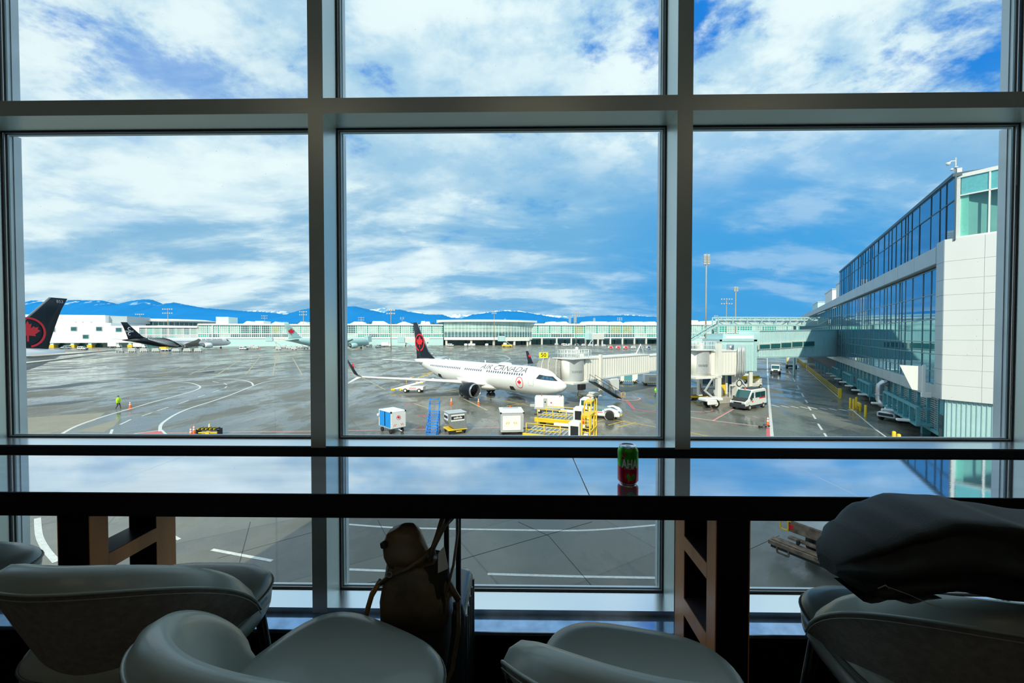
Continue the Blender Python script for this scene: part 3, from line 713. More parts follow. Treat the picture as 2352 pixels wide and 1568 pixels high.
def tent(o, off, pxa, pxb, pxc, pxd, ytop, ybase):
    c = lambda px: C_(px, 760)[0]-off; zb_, zt_ = zz(pxa, ybase), zz(pxa, ytop)
    MB().prism([(c(pxa), zb_), (c(pxb), zt_), (c(pxc), zt_), (c(pxd), zb_)], 4, 22, 'xz').build('roof_vault', m_cw, o)
for q in ((552, 562, 570, 580, 737), (618, 628, 630, 642, 738), (680, 688, 696, 706, 738), (800, 812, 832, 838, 738), (853, 855, 880, 892, 737), (910, 925, 930, 948, 738), (966, 968, 977, 978, 737), (978, 979, 987, 989, 738)): tent(c1, so1, *q[:4], q[4], 744)
MB().bx(cc(492), cc(521), 3, 20, zz(500, 744), zz(500, 727)).build('roof_tower', M('pale_tower_panel', (.62, .80, .80), .5), c1); MB().bx(cc(583), cc(602), 3, 20, zz(500, 744), zz(500, 736)).build('roof_block', m_cw, c1)
MB().bx(cc(488), cc(490), -.8, .5, zz(490, 775), zz(490, 747)).build('white_pier', m_cw, c1)
# left rotunda roof (disc) and drum
rt = thing('round_hall', 'round hall with a thin white disc roof behind the black and white tail fin', 'building', tuple(P(376, 760, 372))[:2]+(AZ,), CRZ)
zz_old = zz
def zz(px, py): return P(px, py, 372-40 if py > 700 else 372).z-AZ
rr_ = 41.
MB().lathe([(rr_*.8, zz(372, 733)+1.0), (rr_*.97, zz(372, 733)), (rr_, zz(372, 735)), (rr_*.98, zz(372, 737.5)), (rr_*.85, zz(372, 738.5))], 64, caps=True).build('disc_roof', m_cw, rt)
MB().lathe([(rr_*.88, zz(372, 747)), (rr_*.88, zz(372, 738))], 64).build('glass_drum', m_gdark, rt)
MB().lathe([(rr_*.93, 0), (rr_*.93, zz(372, 748.5)), (rr_*.93, zz(372, 746.5)), (.1, zz(372, 746.5))], 64).build('lower_drum', m_cw, rt)
f = MB()
for i in range(64): a = 2*math.pi*i/64; f.tube((rr_*.885*math.cos(a), rr_*.885*math.sin(a), zz(372, 747)), (rr_*.885*math.cos(a), rr_*.885*math.sin(a), zz(372, 738)), .25, 4)
f.build('drum_mullions', m_cw, rt)
zz = zz_old
# right rotunda (curved glazed front)
c2, so2 = far_building('curved_glass_hall', 'wide hall with a curved green glass front and overhanging white roof in the middle distance', 1020, 1225, 737)
c = lambda px: C_(px, 760)[0]-so2
A, B = c(1020), c(1222); Zt, Zb, Zg, Zl = zz(1120, 735.5), zz(1120, 740), zz(1120, 774), zz(1120, 780)
def arc(x, amp=16.): t = (x-A)/(B-A)*2-1; return -amp*(1-t*t)
n = 28; xs_ = [A+(B-A)*i/n for i in range(n+1)]
ring_ = [[(x, arc(x)-4, Zb), (x, arc(x)-4, Zt), (x, 40, Zt+1.5), (x, 40, Zb)] for x in [A-5]+xs_+[B+5]]
MB().loft(ring_).build('roof_slab', m_cw, c2)
ZZ = [Zg, Zg+(Zb-Zg)*.17, Zg+(Zb-Zg)*.34, Zg+(Zb-Zg)*.56, Zg+(Zb-Zg)*.78, Zb]
for i in range(n):
    for q in range(5):
        a, b = xs_[i], xs_[i+1]; p, r_ = Vector((a, arc(a), 0)), Vector((b, arc(b), 0)); m = MB()
        m.loft([[(p.x, p.y, ZZ[q]+.1), (r_.x, r_.y, ZZ[q]+.1), (r_.x, r_.y+.3, ZZ[q]+.1), (p.x, p.y+.3, ZZ[q]+.1)], [(p.x, p.y, ZZ[q+1]-.1), (r_.x, r_.y, ZZ[q+1]-.1), (r_.x, r_.y+.3, ZZ[q+1]-.1), (p.x, p.y+.3, ZZ[q+1]-.1)]])
        m.build('curved_pane', (m_gdark if q < 2 else m_gpale), c2)
f = MB()
for x in xs_: f.bx(x-.16, x+.16, arc(x)-.25, arc(x)+.3, Zg, Zb)
for q in range(10):
    z = Zg+(Zb-Zg)*q/10; f.loft([[(x, arc(x)-.15, z-.1), (x, arc(x)-.15, z+.1), (x, arc(x)+.2, z+.1), (x, arc(x)+.2, z-.1)] for x in xs_])
f.build('mullion_grid', m_cw, c2)
MB().loft([[(x, arc(x)-.6, Zl), (x, arc(x)-.6, Zg), (x, 8, Zg), (x, 8, Zl)] for x in xs_]).build('floor_band', m_cw, c2)
MB().bx(A, B, 10, 40, 0, Zt-.5).build('hall_core', m_gdark, c2)
for x in (A+2, A+(B-A)*.28, A+(B-A)*.52, A+(B-A)*.76, B-2): MB().bx(x-.9, x+.9, arc(x)+1, arc(x)+3, 0, Zl).build('column', m_white2, c2)
# concourse continuing right
c3, so3 = far_building('glazed_concourse', 'pale green glazed concourse right of the curved hall with open dark bays below', 1225, 1950, 743)
hall(c3, so3, 1210, 1345, 743, 747.5, 774, 780, m_mint, 5, [m_gpale, m_gyel, m_gpale], open_=True)
hall(c3, so3, 1345, 1511, 743, 747.5, 774, 780, m_mint, 6, [m_gpale, m_gpale, m_gyel], open_=True)
hall(c3, so3, 1511, 1640, 742, 746.5, 773, 790, m_mint, 5, [m_gpale, m_gdark])
hall(c3, so3, 1640, 1940, 740, 745.5, 772, 790, m_mint, 11, [m_gpale, m_gmid])
for q in ((1264, 1270, 1279, 1288, 738), (1290, 1296, 1304, 1312, 738), (1348, 1356, 1398, 1404, 737.5), (1405, 1412, 1430, 1440, 738), (1452, 1460, 1480, 1486, 738), (1490, 1496, 1510, 1516, 738), (1590, 1596, 1608, 1616, 735), (1628, 1640, 1655, 1662, 736), (1690, 1700, 1715, 1722, 736)): tent(c3, so3, *q[:4], q[4], 743.5)
# distant tower blocks
for i, (px, w_, yt) in enumerate(((1309, 3, 728), (1321, 3.5, 727), (1365, 3, 731), (1160, 3, 733))):
    p = P(px, 760, 2600); t = thing('distant_tower', ['pair of far grey towers on the skyline, left one', 'taller far grey tower on the skyline right of its twin', 'small far grey tower right of the two tall ones', 'tiny far tower just above the curved hall roof'][i], 'tower', (p.x, p.y, AZ)); h = P(px, yt, 2600).z-AZ
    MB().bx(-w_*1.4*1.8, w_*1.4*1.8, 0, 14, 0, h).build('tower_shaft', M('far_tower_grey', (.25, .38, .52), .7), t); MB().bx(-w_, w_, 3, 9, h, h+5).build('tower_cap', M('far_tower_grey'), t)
# distant tree line
m = MB(); rr = random.Random(3)
for i in range(700):
    px = rr.uniform(380, 1900); p = P(px, 760, 620+rr.uniform(0, 60)); h = (P(px, 741, 640).z-AZ)*rr.uniform(.93, 1.05); w_ = rr.uniform(3, 6)
    m.lathe([(w_*.3, 0), (w_, h*.55), (w_*.8, h*.8), (.1, h)], 5, (p.x, p.y, AZ), smooth=False)
o = m.build('tree_line', M('far_trees', (.05, .10, .07), .9, var=.4, scale=.05)); tag(o, 'dark line of distant trees peeping over the concourse roof', 'trees', kind='stuff')

# ================================================================ light masts
def mast(px, ytop, Y0, label, heads=2, wide=6., r=.35, tiers=2):
    b = P(px, 760, Y0); top = P(px, ytop, Y0).z-AZ; t = thing('floodlight_mast', label, 'light mast', (b.x, b.y, AZ), group=None)
    MB().tube((0, 0, 0), (0, 0, top), r, 8, r*.6).build('pole', M('weathered_pole', (.42, .34, .24), .7, var=.2, scale=.1), t)
    m = MB()
    for k_ in range(tiers):
        z = top-.6-k_*wide*.45; m.bx(-wide/2, wide/2, -.15, .15, z-.12, z+.12)
    m.build('crossarm', m_grey, t)
    for k_ in range(tiers):
        for j in range(heads): 
            x = -wide/2+wide*j/(heads-1) if heads > 1 else 0; z = top-.6-k_*wide*.45
            MB().cb(x-.5, x+.5, -.6, .0, z-.5, z+.4, .1).build('lamp_head', m_lgrey, t)
    return t
mast(1621, 583, 150, 'tallest floodlight mast, rising behind the white jet bridges', 2, 1.3, .32, 6)
mast(1689, 658, 230, 'slim floodlight mast right of the tallest one', 2, 1.3, .33, 4)
mast(1668, 685, 300, 'short mast with a wide crossarm between the two tall masts', 5, 7.5, .3)
mast(386, 708, 330, 'floodlight mast over the left round hall', 5, 7.5, .3)
mast(322, 720, 380, 'small floodlight mast left of the round hall roof', 5, 7.5, .25, 1)
mast(608, 724, 420, 'floodlight mast over the middle of the left concourse', 4, 5.5, .3)
mast(697, 714, 330, 'floodlight mast beside the pale green tail fin', 4, 5.5, .3)
mast(830, 728, 420, 'small floodlight mast at the left end of the middle pane', 4, 5.5, .3)
mast(898, 710, 250, 'tall floodlight mast standing left of the black tail fin', 4, 4.5, .25)
mast(924, 728, 420, 'small mast just left of the black tail fin tip', 2, 3, .3)
mast(1135, 714, 330, 'slim floodlight mast above the curved glass hall', 3, 3, .25)
mast(1323, 716, 330, 'floodlight mast right of the curved glass hall', 4, 5.5, .3)
mast(1423, 729, 420, 'small floodlight mast over the right concourse', 3, 4, .3)
mast(1644, 724, 420, 'small stub mast between the tall mast and its neighbour', 3, 3, .3)
# ================================================================ aircraft
T777 = None
def lerp_tab(tab, s):
    for a, b in zip(tab, tab[1:]):
        if a[0] <= s <= b[0]:
            t = (s-a[0])/(b[0]-a[0]); return [p+(q-p)*t for p, q in zip(a[1:], b[1:])]
    return list(tab[-1][1:])
# station from nose, top z, bottom z, half width
T737 = [(0, 3.02, 2.88, .06), (.12, 3.25, 2.65, .32), (.5, 3.52, 2.30, .66), (1.1, 3.80, 2.0, .98), (1.9, 4.22, 1.72, 1.28), (2.7, 4.78, 1.52, 1.50), (3.5, 5.08, 1.42, 1.66), (4.8, 5.30, 1.33, 1.82), (6.2, 5.36, 1.3, 1.88), (25, 5.36, 1.3, 1.88), (28, 5.36, 1.65, 1.80), (31, 5.35, 2.35, 1.50), (34, 5.30, 3.2, 1.08), (37, 5.15, 4.1, .60), (39.0, 4.95, 4.55, .22), (39.2, 4.85, 4.68, .08)]
T787 = [(0, 4.0, 3.8, .1), (.3, 4.5, 3.3, .6), (1.2, 5.2, 2.7, 1.2), (2.6, 6.2, 2.2, 1.8), (4.5, 7.1, 1.95, 2.4), (7.5, 7.65, 1.8, 2.8), (11, 7.75, 1.75, 2.88), (41, 7.75, 1.75, 2.88), (46, 7.75, 2.5, 2.7), (52, 7.7, 4.0, 2.1), (58, 7.4, 5.5, 1.25), (62, 6.9, 6.2, .4), (62.8, 6.7, 6.4, .15)]
T777 = T787[:8]+[(46, 7.75, 1.9, 2.85), (52, 7.75, 2.5, 2.6), (57.4, 7.5, 3.7, 1.8), (61, 7.1, 5.3, .8), (62.8, 6.8, 6.4, .15)]
def surf(tab, s, a, off=0.):
    zt, zb_, w = lerp_tab(tab, s); zc_, h = (zt+zb_)/2, (zt-zb_)/2
    return Vector((-s, -(w+off)*math.cos(a), zc_+(h+off)*math.sin(a)))
def ang(tab, s, z):
    zt, zb_, w = lerp_tab(tab, s); zc_, h = (zt+zb_)/2, (zt-zb_)/2
    return math.asin(max(-1, min(1, (z-zc_)/h)))
def wrap(tab, me, s0, z0, off=.03, side=-1, strips=6):
    """lay a flat mesh (u forward, v up) round the starboard side of a fuselage"""
    bm = bmesh.new(); bm.from_mesh(me)
    vs = [v.co.y for v in bm.verts]; lo, hi = min(vs), max(vs)
    for i in range(1, strips):
        g = bm.verts[:]+bm.edges[:]+bm.faces[:]; bmesh.ops.bisect_plane(bm, geom=g, plane_co=(0, lo+(hi-lo)*i/strips, 0), plane_no=(0, 1, 0))
    for v in bm.verts:
        s = s0-v.co.x; zt, zb_, w = lerp_tab(tab, s); h = (zt-zb_)/2
        a = ang(tab, s, z0)+v.co.y/((h+w)/2)
        p = surf(tab, s, a, off); v.co = (p.x, p.y*(1 if side < 0 else -1), p.z)
    bm.to_mesh(me); bm.free(); return me
def roundel(parent, mtx, r, col, ring=.13, leafm=None, ringm=None, th=.02, names=('emblem_ring', 'leaf_emblem')):
    m = MB(); n = 36
    m.loft([[mtx @ Vector((rr*math.cos(2*math.pi*i/n), rr*math.sin(2*math.pi*i/n), d)) for rr, d in ((r, 0), (r, th), (r*(1-ring), th), (r*(1-ring), 0))] for i in range(28, 28+n-1)]); m.build(names[0], ringm or col, parent)
    poly = leaf_poly(r*.76); m = MB(); m.loft([[mtx @ Vector((x, y-.02*r, d)) for x, y in poly] for d in (0, th)]); m.build(names[1], leafm or col, parent)
def engine(parent, s, y, z, r, ln, mat, lipmat, k=1.):
    """nacelle with lip, fan, spinner, exhaust; engine axis along x"""
    e = bpy.data.objects.new('engine', MB().lathe([(r*.93, -.28*k), (r*1.03, -.6*k), (r*1.06, -ln*.4), (r*.98, -ln*.7), (r*.78, -ln), (r*.72, -ln), (r*.72, -ln*.9)], 32, ax='x').mesh('nacelle', mat)); COL.objects.link(e); e.parent = parent; e.location = (-s, y, z)
    MB().lathe([(r*.80, -.9*k), (r*.80, -.35*k), (r*.83, -.08*k), (r*.875, 0), (r*.93, -.08*k), (r*.95, -.3*k)], 32, ax='x').build('intake_lip', lipmat, e)
    MB().lathe([(.01, -.55*k), (r*.12, -.68*k), (r*.24, -.95*k)], 16, ax='x').build('spinner', m_dk, e)
    m = MB()
    for i in range(18):
        a = 2*math.pi*i/18; c_, s_ = math.cos(a), math.sin(a); c2_, s2_ = math.cos(a+.22), math.sin(a+.22)
        m.loft([[(-.85*k, c_*r*.2, s_*r*.2), (-1.0*k, c2_*r*.2, s2_*r*.2), (-1.02*k, c2_*r*.2, s2_*r*.2)], [(-.85*k, c_*r*.8, s_*r*.8), (-1.05*k, c2_*r*.8, s2_*r*.8), (-1.07*k, c2_*r*.8, s2_*r*.8)]])
    m.build('fan_blades', M('fan_titanium', (.16, .17, .18), .35, .6), e)
    MB().lathe([(r*.72, -ln*.9), (.01, -ln*.9)], 20, ax='x').build('bypass_wall', m_dk, e)
    MB().lathe([(r*.45, -ln*.9), (r*.42, -ln*1.15), (r*.30, -ln*1.2), (r*.1, -ln*1.45), (.01, -ln*1.5)], 16, ax='x').build('exhaust_cone', m_grey, e)
    return e
def gear(parent, s, y, z0, wr, n, sep, white=True):
    g = bpy.data.objects.new('landing_gear', MB().tube((0, 0, wr), (0, 0, z0), .13*wr/.5, 8).tube((0, -sep, wr), (0, sep, wr), .08, 8).bar((0, 0, z0*.9), (.9*wr/.5, 0, z0), .08, .08).mesh('strut', m_lgrey)); COL.objects.link(g); g.parent = parent; g.location = (-s, y, 0)
    for x in ([0] if n == 1 else [-wr*1.15, wr*1.15]):
        for sg_ in (-1, 1):
            w = MB().lathe([(wr*.5, -.16), (wr*.93, -.17), (wr, -.1), (wr, .1), (wr*.93, .17), (wr*.5, .16)], 18, (x, sg_*sep, wr), ax='y', caps=True).build('wheel', m_blk2, g)
            MB().lathe([(wr*.5, -.175), (wr*.5, .175)], 12, (x, sg_*sep, wr), ax='y', caps=True).build('hub', m_lgrey, w)
    return g
def aircraft(name, label, nose, head, tab, L_, body, fin, wingp, stab, eng, finm, bodym, engm, lipm, dome=True, group=None):
    t = thing(name, label, 'airplane', (nose[0], nose[1], AZ), math.atan2(head.y, head.x), group)
    ns = [i*.1 for i in range(0, 12)]+[1.2+i*.35 for i in range(14)]+[6.2+i*(L_-6.4)/26 for i in range(27)]
    ns = [min(s, L_) for s in ns]; rings = []
    for s in ns: rings.append([surf(tab, s, 2*math.pi*j/32) for j in range(32)])
    MB().loft(rings, smooth=True).build('fuselage', bodym, t)
    # wing box fairing
    a, b, zf = body; m = MB()
    m.loft([[(-s, w*math.cos(2*math.pi*j/16), zf+h*math.sin(2*math.pi*j/16)) for j in range(16)] for s, w, h in ((a, .3, .2), (a+1.5, 1.5, .6), (a+3, 2.0, .8), (b-3, 2.0, .8), (b-1, 1.2, .5), (b, .3, .15))], smooth=True); m.build('belly_fairing', bodym, t)
    m = MB(); m.foil([((-le, 0, z), (-te, 0, z), th, (0, 1, 0)) for le, te, z, th in fin]); m.build('tail_fin', finm, t)
    for sg_ in (-1, 1):
        m = MB(); m.foil([((-le, y*sg_, z), (-te, y*sg_, z), th, (0, 0, 1)) for le, te, y, z, th in wingp[0]]); m.build('wing', m_lgrey if wingp[2] is None else wingp[2], t)
        for bl, mt_ in zip(wingp[1], (finm, m_white)):
            m = MB(); m.foil([((-le, y*sg_, z), (-te, y*sg_, z), th, (0, 1, 0)) for le, te, y, z, th in bl]); m.build('winglet', mt_, t)
        m = MB(); m.foil([((-le, y*sg_, z), (-te, y*sg_, z), th, (0, 0, 1)) for le, te, y, z, th in stab]); m.build('tailplane', m_lgrey if wingp[2] is None else wingp[2], t)
        s, y, z, r, ln = eng; e = engine(t, s, y*sg_, z, r, ln, engm, lipm, r/1.05)
        MB().foil([((-s-ln*.25, y*sg_, z+r*.9), (-s-ln*1.3, y*sg_, z+r*.9), .14, (0, 1, 0)), ((-s-ln*.8, y*sg_, z+r*1.5), (-s-ln*1.7, y*sg_, z+r*1.5), .14, (0, 1, 0))]).build('pylon', bodym, t)
    return t
# --- main airliner
nose = G(1300, 888, AZ+2.95)
lo_, hi_ = 20., 200.
def tail_pt(px, dist):
    e = ray(px, 767); e.z = 0; e.normalize(); nv = Vector((nose.x, nose.y, 0)); b = nv.dot(e); c_ = nv.length_squared-dist*dist; return e*(b+math.sqrt(b*b-c_))
tp = tail_pt(953, 38.8); hd = (Vector((nose.x, nose.y, 0))-tp).normalized()
fin7 = [(30.8, 38.1, 5.0, .16), (32.0, 38.1, 5.6, .16), (33.8, 38.2, 6.6, .16), (35.6, 38.7, 8.9, .13), (37.9, 39.5, 12.35, .06)]
wing7 = ([(13.2, 21.2, 0, 2.0, .45), (14.6, 20.9, 1.9, 2.15, .42), (17.3, 21.0, 6.2, 2.65, .26), (22.6, 24.3, 18.0, 3.85, .1)],
         [[(22.6, 24.3, 18.0, 3.85, .07), (23.2, 24.6, 18.4, 4.2, .06), (25.2, 25.9, 19.1, 6.4, .03)], [(22.7, 24.2, 18.0, 3.85, .06), (23.4, 24.4, 18.5, 3.5, .05), (24.8, 25.3, 19.2, 2.8, .02)]], m_plane)
stab7 = [(33.6, 37.8, .3, 4.45, .16), (37.3, 39.2, 7.1, 5.25, .06)]
ac1 = aircraft('airliner', 'white airliner with a black tail fin and red leaf emblem, nose at the jet bridge', nose, hd, T737, 39.2, (12.2, 23, 1.75), fin7, wing7, stab7, (13.0, 4.95, 1.55, 1.13, 3.0), m_navy, m_plane, m_navy, m_silver)
m = MB(); m.foil([((-31.0, 0, 5.75), (-31.3, 0, 5.72), .05, (0, 1, 0)), ((-33.6, 0, 6.75), (-33.85, 0, 6.70), .05, (0, 1, 0)), ((-37.85, 0, 12.36), (-38.05, 0, 12.3), .06, (0, 1, 0))]); m.build('fin_leading_edge', m_silver, ac1)
gear(ac1, 18.6, -2.86, 2.2, .55, 1, .43); gear(ac1, 18.6, 2.86, 2.2, .55, 1, .43); gear(ac1, 3.6, 0, 1.6, .36, 1, .22)
wm = MB(); s = 6.6; i = 0
while s < 31:
    if not (14.7 < s < 15.3 or 20.3 < s < 20.9):
        a = ang(T737, s, 4.22); q = []
        for ds, da in ((-.10, -.085), (.10, -.085), (.13, 0), (.10, .085), (-.10, .085), (-.13, 0)): q.append(surf(T737, s+ds, a+da, .015))
        for side in (1, -1):
            qq = [Vector((p.x, p.y*side, p.z)) for p in q]; k0 = len(wm.v); wm.v += [tuple(p) for p in qq]; wm.f.append(tuple(range(k0, k0+6)))
    s += .51
o = wm.build('cabin_windows', M('window_dark', (.05, .09, .14), .15), ac1)
def spatch(tab, pts, off, n=5, side=1):
    """patch on the fuselage from corner (s,z) quads"""
    (s0, z0), (s1, z1), (s2, z2), (s3, z3) = pts; rings = []
    for i in range(n+1):
        u = i/n; row = []
        for j in range(n+1):
            v = j/n; s = (s0*(1-u)+s1*u)*(1-v)+(s3*(1-u)+s2*u)*v; z = (z0*(1-u)+z1*u)*(1-v)+(z3*(1-u)+z2*u)*v
            p = surf(tab, s, ang(tab, s, z), off); row.append(Vector((p.x, p.y*side, p.z)))
        rings.append(row)
    m = MB(); vs = [v for r_ in rings for v in r_]; k_ = n+1
    m.add(vs, [(i*k_+j, i*k_+j+1, (i+1)*k_+j+1, (i+1)*k_+j) for i in range(n) for j in range(n)], True); return m
m_cmask = M('cockpit_mask', (.015, .025, .035), .15, spec=.8); m_cgl = M('cockpit_glass', (.04, .13, .22), .05, .3, spec=1.)
for side in (1, -1):
    spatch(T737, [(1.0, 3.64), (3.95, 3.84), (3.6, 4.42), (1.95, 4.2)], .012, 7, side).build('cockpit_mask', m_cmask, ac1)
    for pts in ([(1.35, 3.72), (1.95, 3.75), (2.2, 4.12), (1.9, 4.02)], [(2.05, 3.78), (2.55, 3.80), (2.6, 4.25), (2.3, 4.17)], [(2.65, 3.82), (3.2, 3.86), (2.95, 4.3), (2.7, 4.27)]):
        spatch(T737, pts, .03, 4, side).build('cockpit_window', m_cgl, ac1)
    m = MB()
    for a_, b_ in (((4.35, 2.95), (4.35, 4.75)), ((5.2, 2.95), (5.2, 4.75)), ((4.35, 4.75), (5.2, 4.75)), ((4.3, 2.85), (5.25, 2.85))):
        m.path([(lambda p: (p.x, p.y*side, p.z))(surf(T737, a_[0]+(b_[0]-a_[0])*q/6, ang(T737, 4.8, a_[1]+(b_[1]-a_[1])*q/6), .0)) for q in range(7)], .018, 4)
    m.build('door_outline', m_lgrey, ac1)
spatch(T737, [(8.3, 1.75), (9.4, 1.75), (9.2, 2.35), (8.4, 2.35)], .02, 4).build('cargo_hatch', m_dk, ac1)
spatch(T737, [(27.0, 2.1), (28.1, 2.3), (27.9, 2.9), (27.0, 2.8)], .02, 4).build('cargo_hatch', m_dk, ac1)
# lettering: span measured on the fuselage line
def s_at(px):
    e = Vector((-hd.x, -hd.y, 0)); r_ = ray(px, 767); off = Vector((hd.y, -hd.x, 0))*1.75
    p0 = Vector((nose.x, nose.y, 0))+off; det = -r_.x*e.y+r_.y*e.x; k_ = (-p0.x*e.y+p0.y*e.x)/det; return (k_*r_.x-p0.x)*e.x+(k_*r_.y-p0.y)*e.y
sa, sb_ = s_at(1205), s_at(1100)
me = text_mesh('AIR CANADA', 1.0, shear=.25, bold=-.012)
xs = [v.co.x for v in me.vertices]; ys = [v.co.y for v in me.vertices]; kx = (sb_-sa)/(max(xs)-min(xs)); ky = .98/(max(ys)-min(ys))
for v in me.vertices: v.co.x = (v.co.x-(max(xs)+min(xs))/2)*kx; v.co.y = (v.co.y-(max(ys)+min(ys))/2)*ky
wrap(T737, me, (sa+sb_)/2, 4.86, .012); me.materials.clear(); me.materials.append(m_text)
o = bpy.data.objects.new('lettering', me); COL.objects.link(o); o.parent = ac1
def wrap_roundel(s, z, r):
    n = 40; m = MB(); 
    def sp_(x, y, off): 
        a0 = ang(T737, s, z); return surf(T737, s-x, a0+y/1.9, off)
    m.loft([[sp_(rr*math.cos(2*math.pi*i/n), rr*math.sin(2*math.pi*i/n)*1.1, d) for rr, d in ((r, .0), (r, .02), (r*.9, .02), (r*.9, .0))] for i in range(n+1)]); m.build('emblem_ring', m_red, ac1)
    poly = leaf_poly(r*.62); c = sp_(0, 0, .03); vs = [c]+[sp_(x, y, .03) for x, y in poly]; MB().add(vs, [(0, i+1, (i+1) % len(poly)+1) for i in range(len(poly))]).build('leaf_emblem', m_red, ac1)
wrap_roundel(s_at(1194)+.0, 3.05, .72)
for s_ in (-1, 1): MB().lathe([(.01, -.02), (.42, 0), (.01, .02)], 16, (-24.4, s_*18.62, 5.3), ax='y').build('winglet_emblem', m_red, ac1)
for side in (-1,):
    roundel(ac1, frame((-36.7, side*.17, 8.35), (1, 0, 0), (0, 0, 1)), 1.75, m_red, .16)
MB().lathe([(1.1, 5.25), (1.0, 5.5), (.6, 5.62), (.01, 5.66)], 24, (-11.9, 0, 0)).build('antenna_dome', m_plane, ac1)
ac1.children
for s_, h in ((16.5, .45), (26.5, .3)): MB().foil([((-s_, 0, 5.3), (-s_-.35, 0, 5.3), .03, (0, 1, 0)), ((-s_-.15, 0, 5.3+h), (-s_-.35, 0, 5.3+h), .015, (0, 1, 0))]).build('blade_antenna', m_white, ac1)
MB().lathe([(.25, 5.3), (.25, 5.42), (.01, 5.45)], 10, (-27.8, 0, 0)).build('beacon', m_white, ac1)
ft = thing('pilot', 'person in a white shirt seen through the cockpit window of the parked airliner', 'person', (0, 0, 0))
pv = ac1.matrix_basis @ Vector((-2.75, -.78, 3.55)); ft.location = pv; ft.rotation_euler = ac1.rotation_euler
MB().loft([[(r_*.7*math.cos(a*math.pi/5), r_*math.sin(a*math.pi/5), z) for a in range(10)] for z, r_ in ((-.5, .22), (-.1, .25), (.12, .22), (.2, .09), (.27, .07))], smooth=True).build('torso', m_white, ft)
MB().lathe([(.01, .24), (.07, .26), (.10, .36), (.10, .43), (.06, .5), (.01, .51)], 10).build('head', M('skin', (.55, .33, .23), .6), ft)

# --- big airliner at the left edge, pointing to us; only its tail shows
m_plb = M('gloss_white_blue_tinge', (.80, .83, .86), .3, coat=.5, var=.01)
fin8 = [(49.5, 60.0, 7.2, .25), (52.5, 60.2, 8.3, .22), (55.2, 61.0, 11, .18), (58.5, 62.2, 14.6, .12), (60.3, 63.3, 16.9, .06)]
wing8 = ([(20, 33, 0, 2.9, .8), (22.5, 32.5, 2.9, 3.1, .7), (28, 35, 10, 4.2, .4), (37.5, 40, 27, 6.6, .12), (40.5, 41, 29.8, 7.2, .03)], [], None)
stab8 = [(54.0, 60.6, .5, 6.3, .3), (60.6, 63.0, 10.2, 7.15, .08)]
n8 = Vector((-87.9, 76-62.8, 0))
ac2 = aircraft('airliner', 'large airliner cut off by the left frame, dark tail fin with big red leaf emblem', n8, Vector((0, -1, 0)), T777, 62.8, (19, 36, 2.6), fin8, wing8, [(54.0, 60.6, .5, 6.0, .35), (58.6, 61.9, 12.3, 6.95, .1)], (20, 9.9, 2.5, 1.7, 4.8), m_navy, m_plb, m_plb, m_silver)
gear(ac2, 33, 4.9, 3, .68, 2, .7); gear(ac2, 33, -4.9, 3, .68, 2, .7); gear(ac2, 7, 0, 2.6, .5, 1, .35)
roundel(ac2, frame((-56.7, .24, 10.3), (-1, 0, 0), (0, 0, 1)), 2.75, m_red, .13)
MB().foil([((-52.4, 0, 8.35), (-53.0, 0, 8.3), .1, (0, 1, 0)), ((-60.25, 0, 16.9), (-60.7, 0, 16.85), .09, (0, 1, 0))]).build('fin_leading_edge', m_grey, ac2)
flat_text('fin_number', '853', .8, m_lgrey, ac2, frame((-61.9, .13, 16.2), (-1, 0, 0), (0, 0, 1)))

# --- black and white airliner
t3 = G(432, 803); tl = P(352, 760, 240); nz = P(530, 785, 285); hd3 = Vector((nz.x-tl.x, nz.y-tl.y, 0)).normalized()
m3 = bpy.data.materials.new('black_white_livery'); m3.use_nodes = True; nt = m3.node_tree; pb = nt.nodes['Principled BSDF']
tc = N('ShaderNodeTexCoord'); s_ = N('ShaderNodeSeparateXYZ'); L(tc.outputs['Object'], s_.inputs[0])
edge = mth('ADD', s_.outputs[0], mth('MULTIPLY', s_.outputs[2], 1.9)); edge = mth('ADD', edge, mth('MULTIPLY', mth('SINE', mth('MULTIPLY', s_.outputs[0], .35)), .8))
L(mixc(mth('LESS_THAN', edge, -28), (.80, .82, .84), (.008, .010, .018)), pb.inputs['Base Color']); pb.inputs['Roughness'].default_value = .25
nt = None
ac3 = aircraft('airliner', 'airliner with black rear, white fern pattern and white front before the left concourse', nz, hd3, T787, 62.8, (19, 36, 2.6), fin8, wing8, stab8, (20, 9.9, 2.5, 1.7, 4.8), m_navy, m3, m_plb, m_silver)
gear(ac3, 33, 4.9, 3, .68, 2, .7); gear(ac3, 33, -4.9, 3, .68, 2, .7); gear(ac3, 7, 0, 2.6, .5, 1, .35)
m = MB()
spine = []
for i in range(26):
    s = 51-i*.62; z = 7.0-i*.19; z = min(7.3, z); spine.append((s, z))
for i, (s, z) in enumerate(spine):
    ln = 1.0+1.9*math.sin(math.pi*min(1, i/22))
    for sg_ in (1, -1):
        pts = []
        for q in range(6):
            t = q/5; s2 = s-ln*.55*t-(.5*t*t if sg_ > 0 else 0); z2 = z+sg_*ln*t*.62
            z2 = max(2.4, min(7.6, z2)); pts.append(surf(T787, s2, ang(T787, s2, z2), .04))
        m.path(pts, [.13, .15, .14, .11, .08, .03], 4)
m.path([surf(T787, s, ang(T787, s, z), .04) for s, z in spine], .12, 4); m.build('fern_pattern', M('fern_white', (.72, .76, .80), .4), ac3)
def koru(cx_, cz_, sgn):
    pts = []
    for q in range(24):
        t = q/23; a = t*4.6; r_ = .25+.95*t; pts.append((-58.9+cx_+r_*math.cos(a+.5)*.9, -.26, cz_+sgn*r_*math.sin(a+.5)))
    return pts
m = MB(); m.path(koru(-.3, 13.4, 1), .16, 5); m.path(koru(-.3, 9.9, -1), .16, 5)
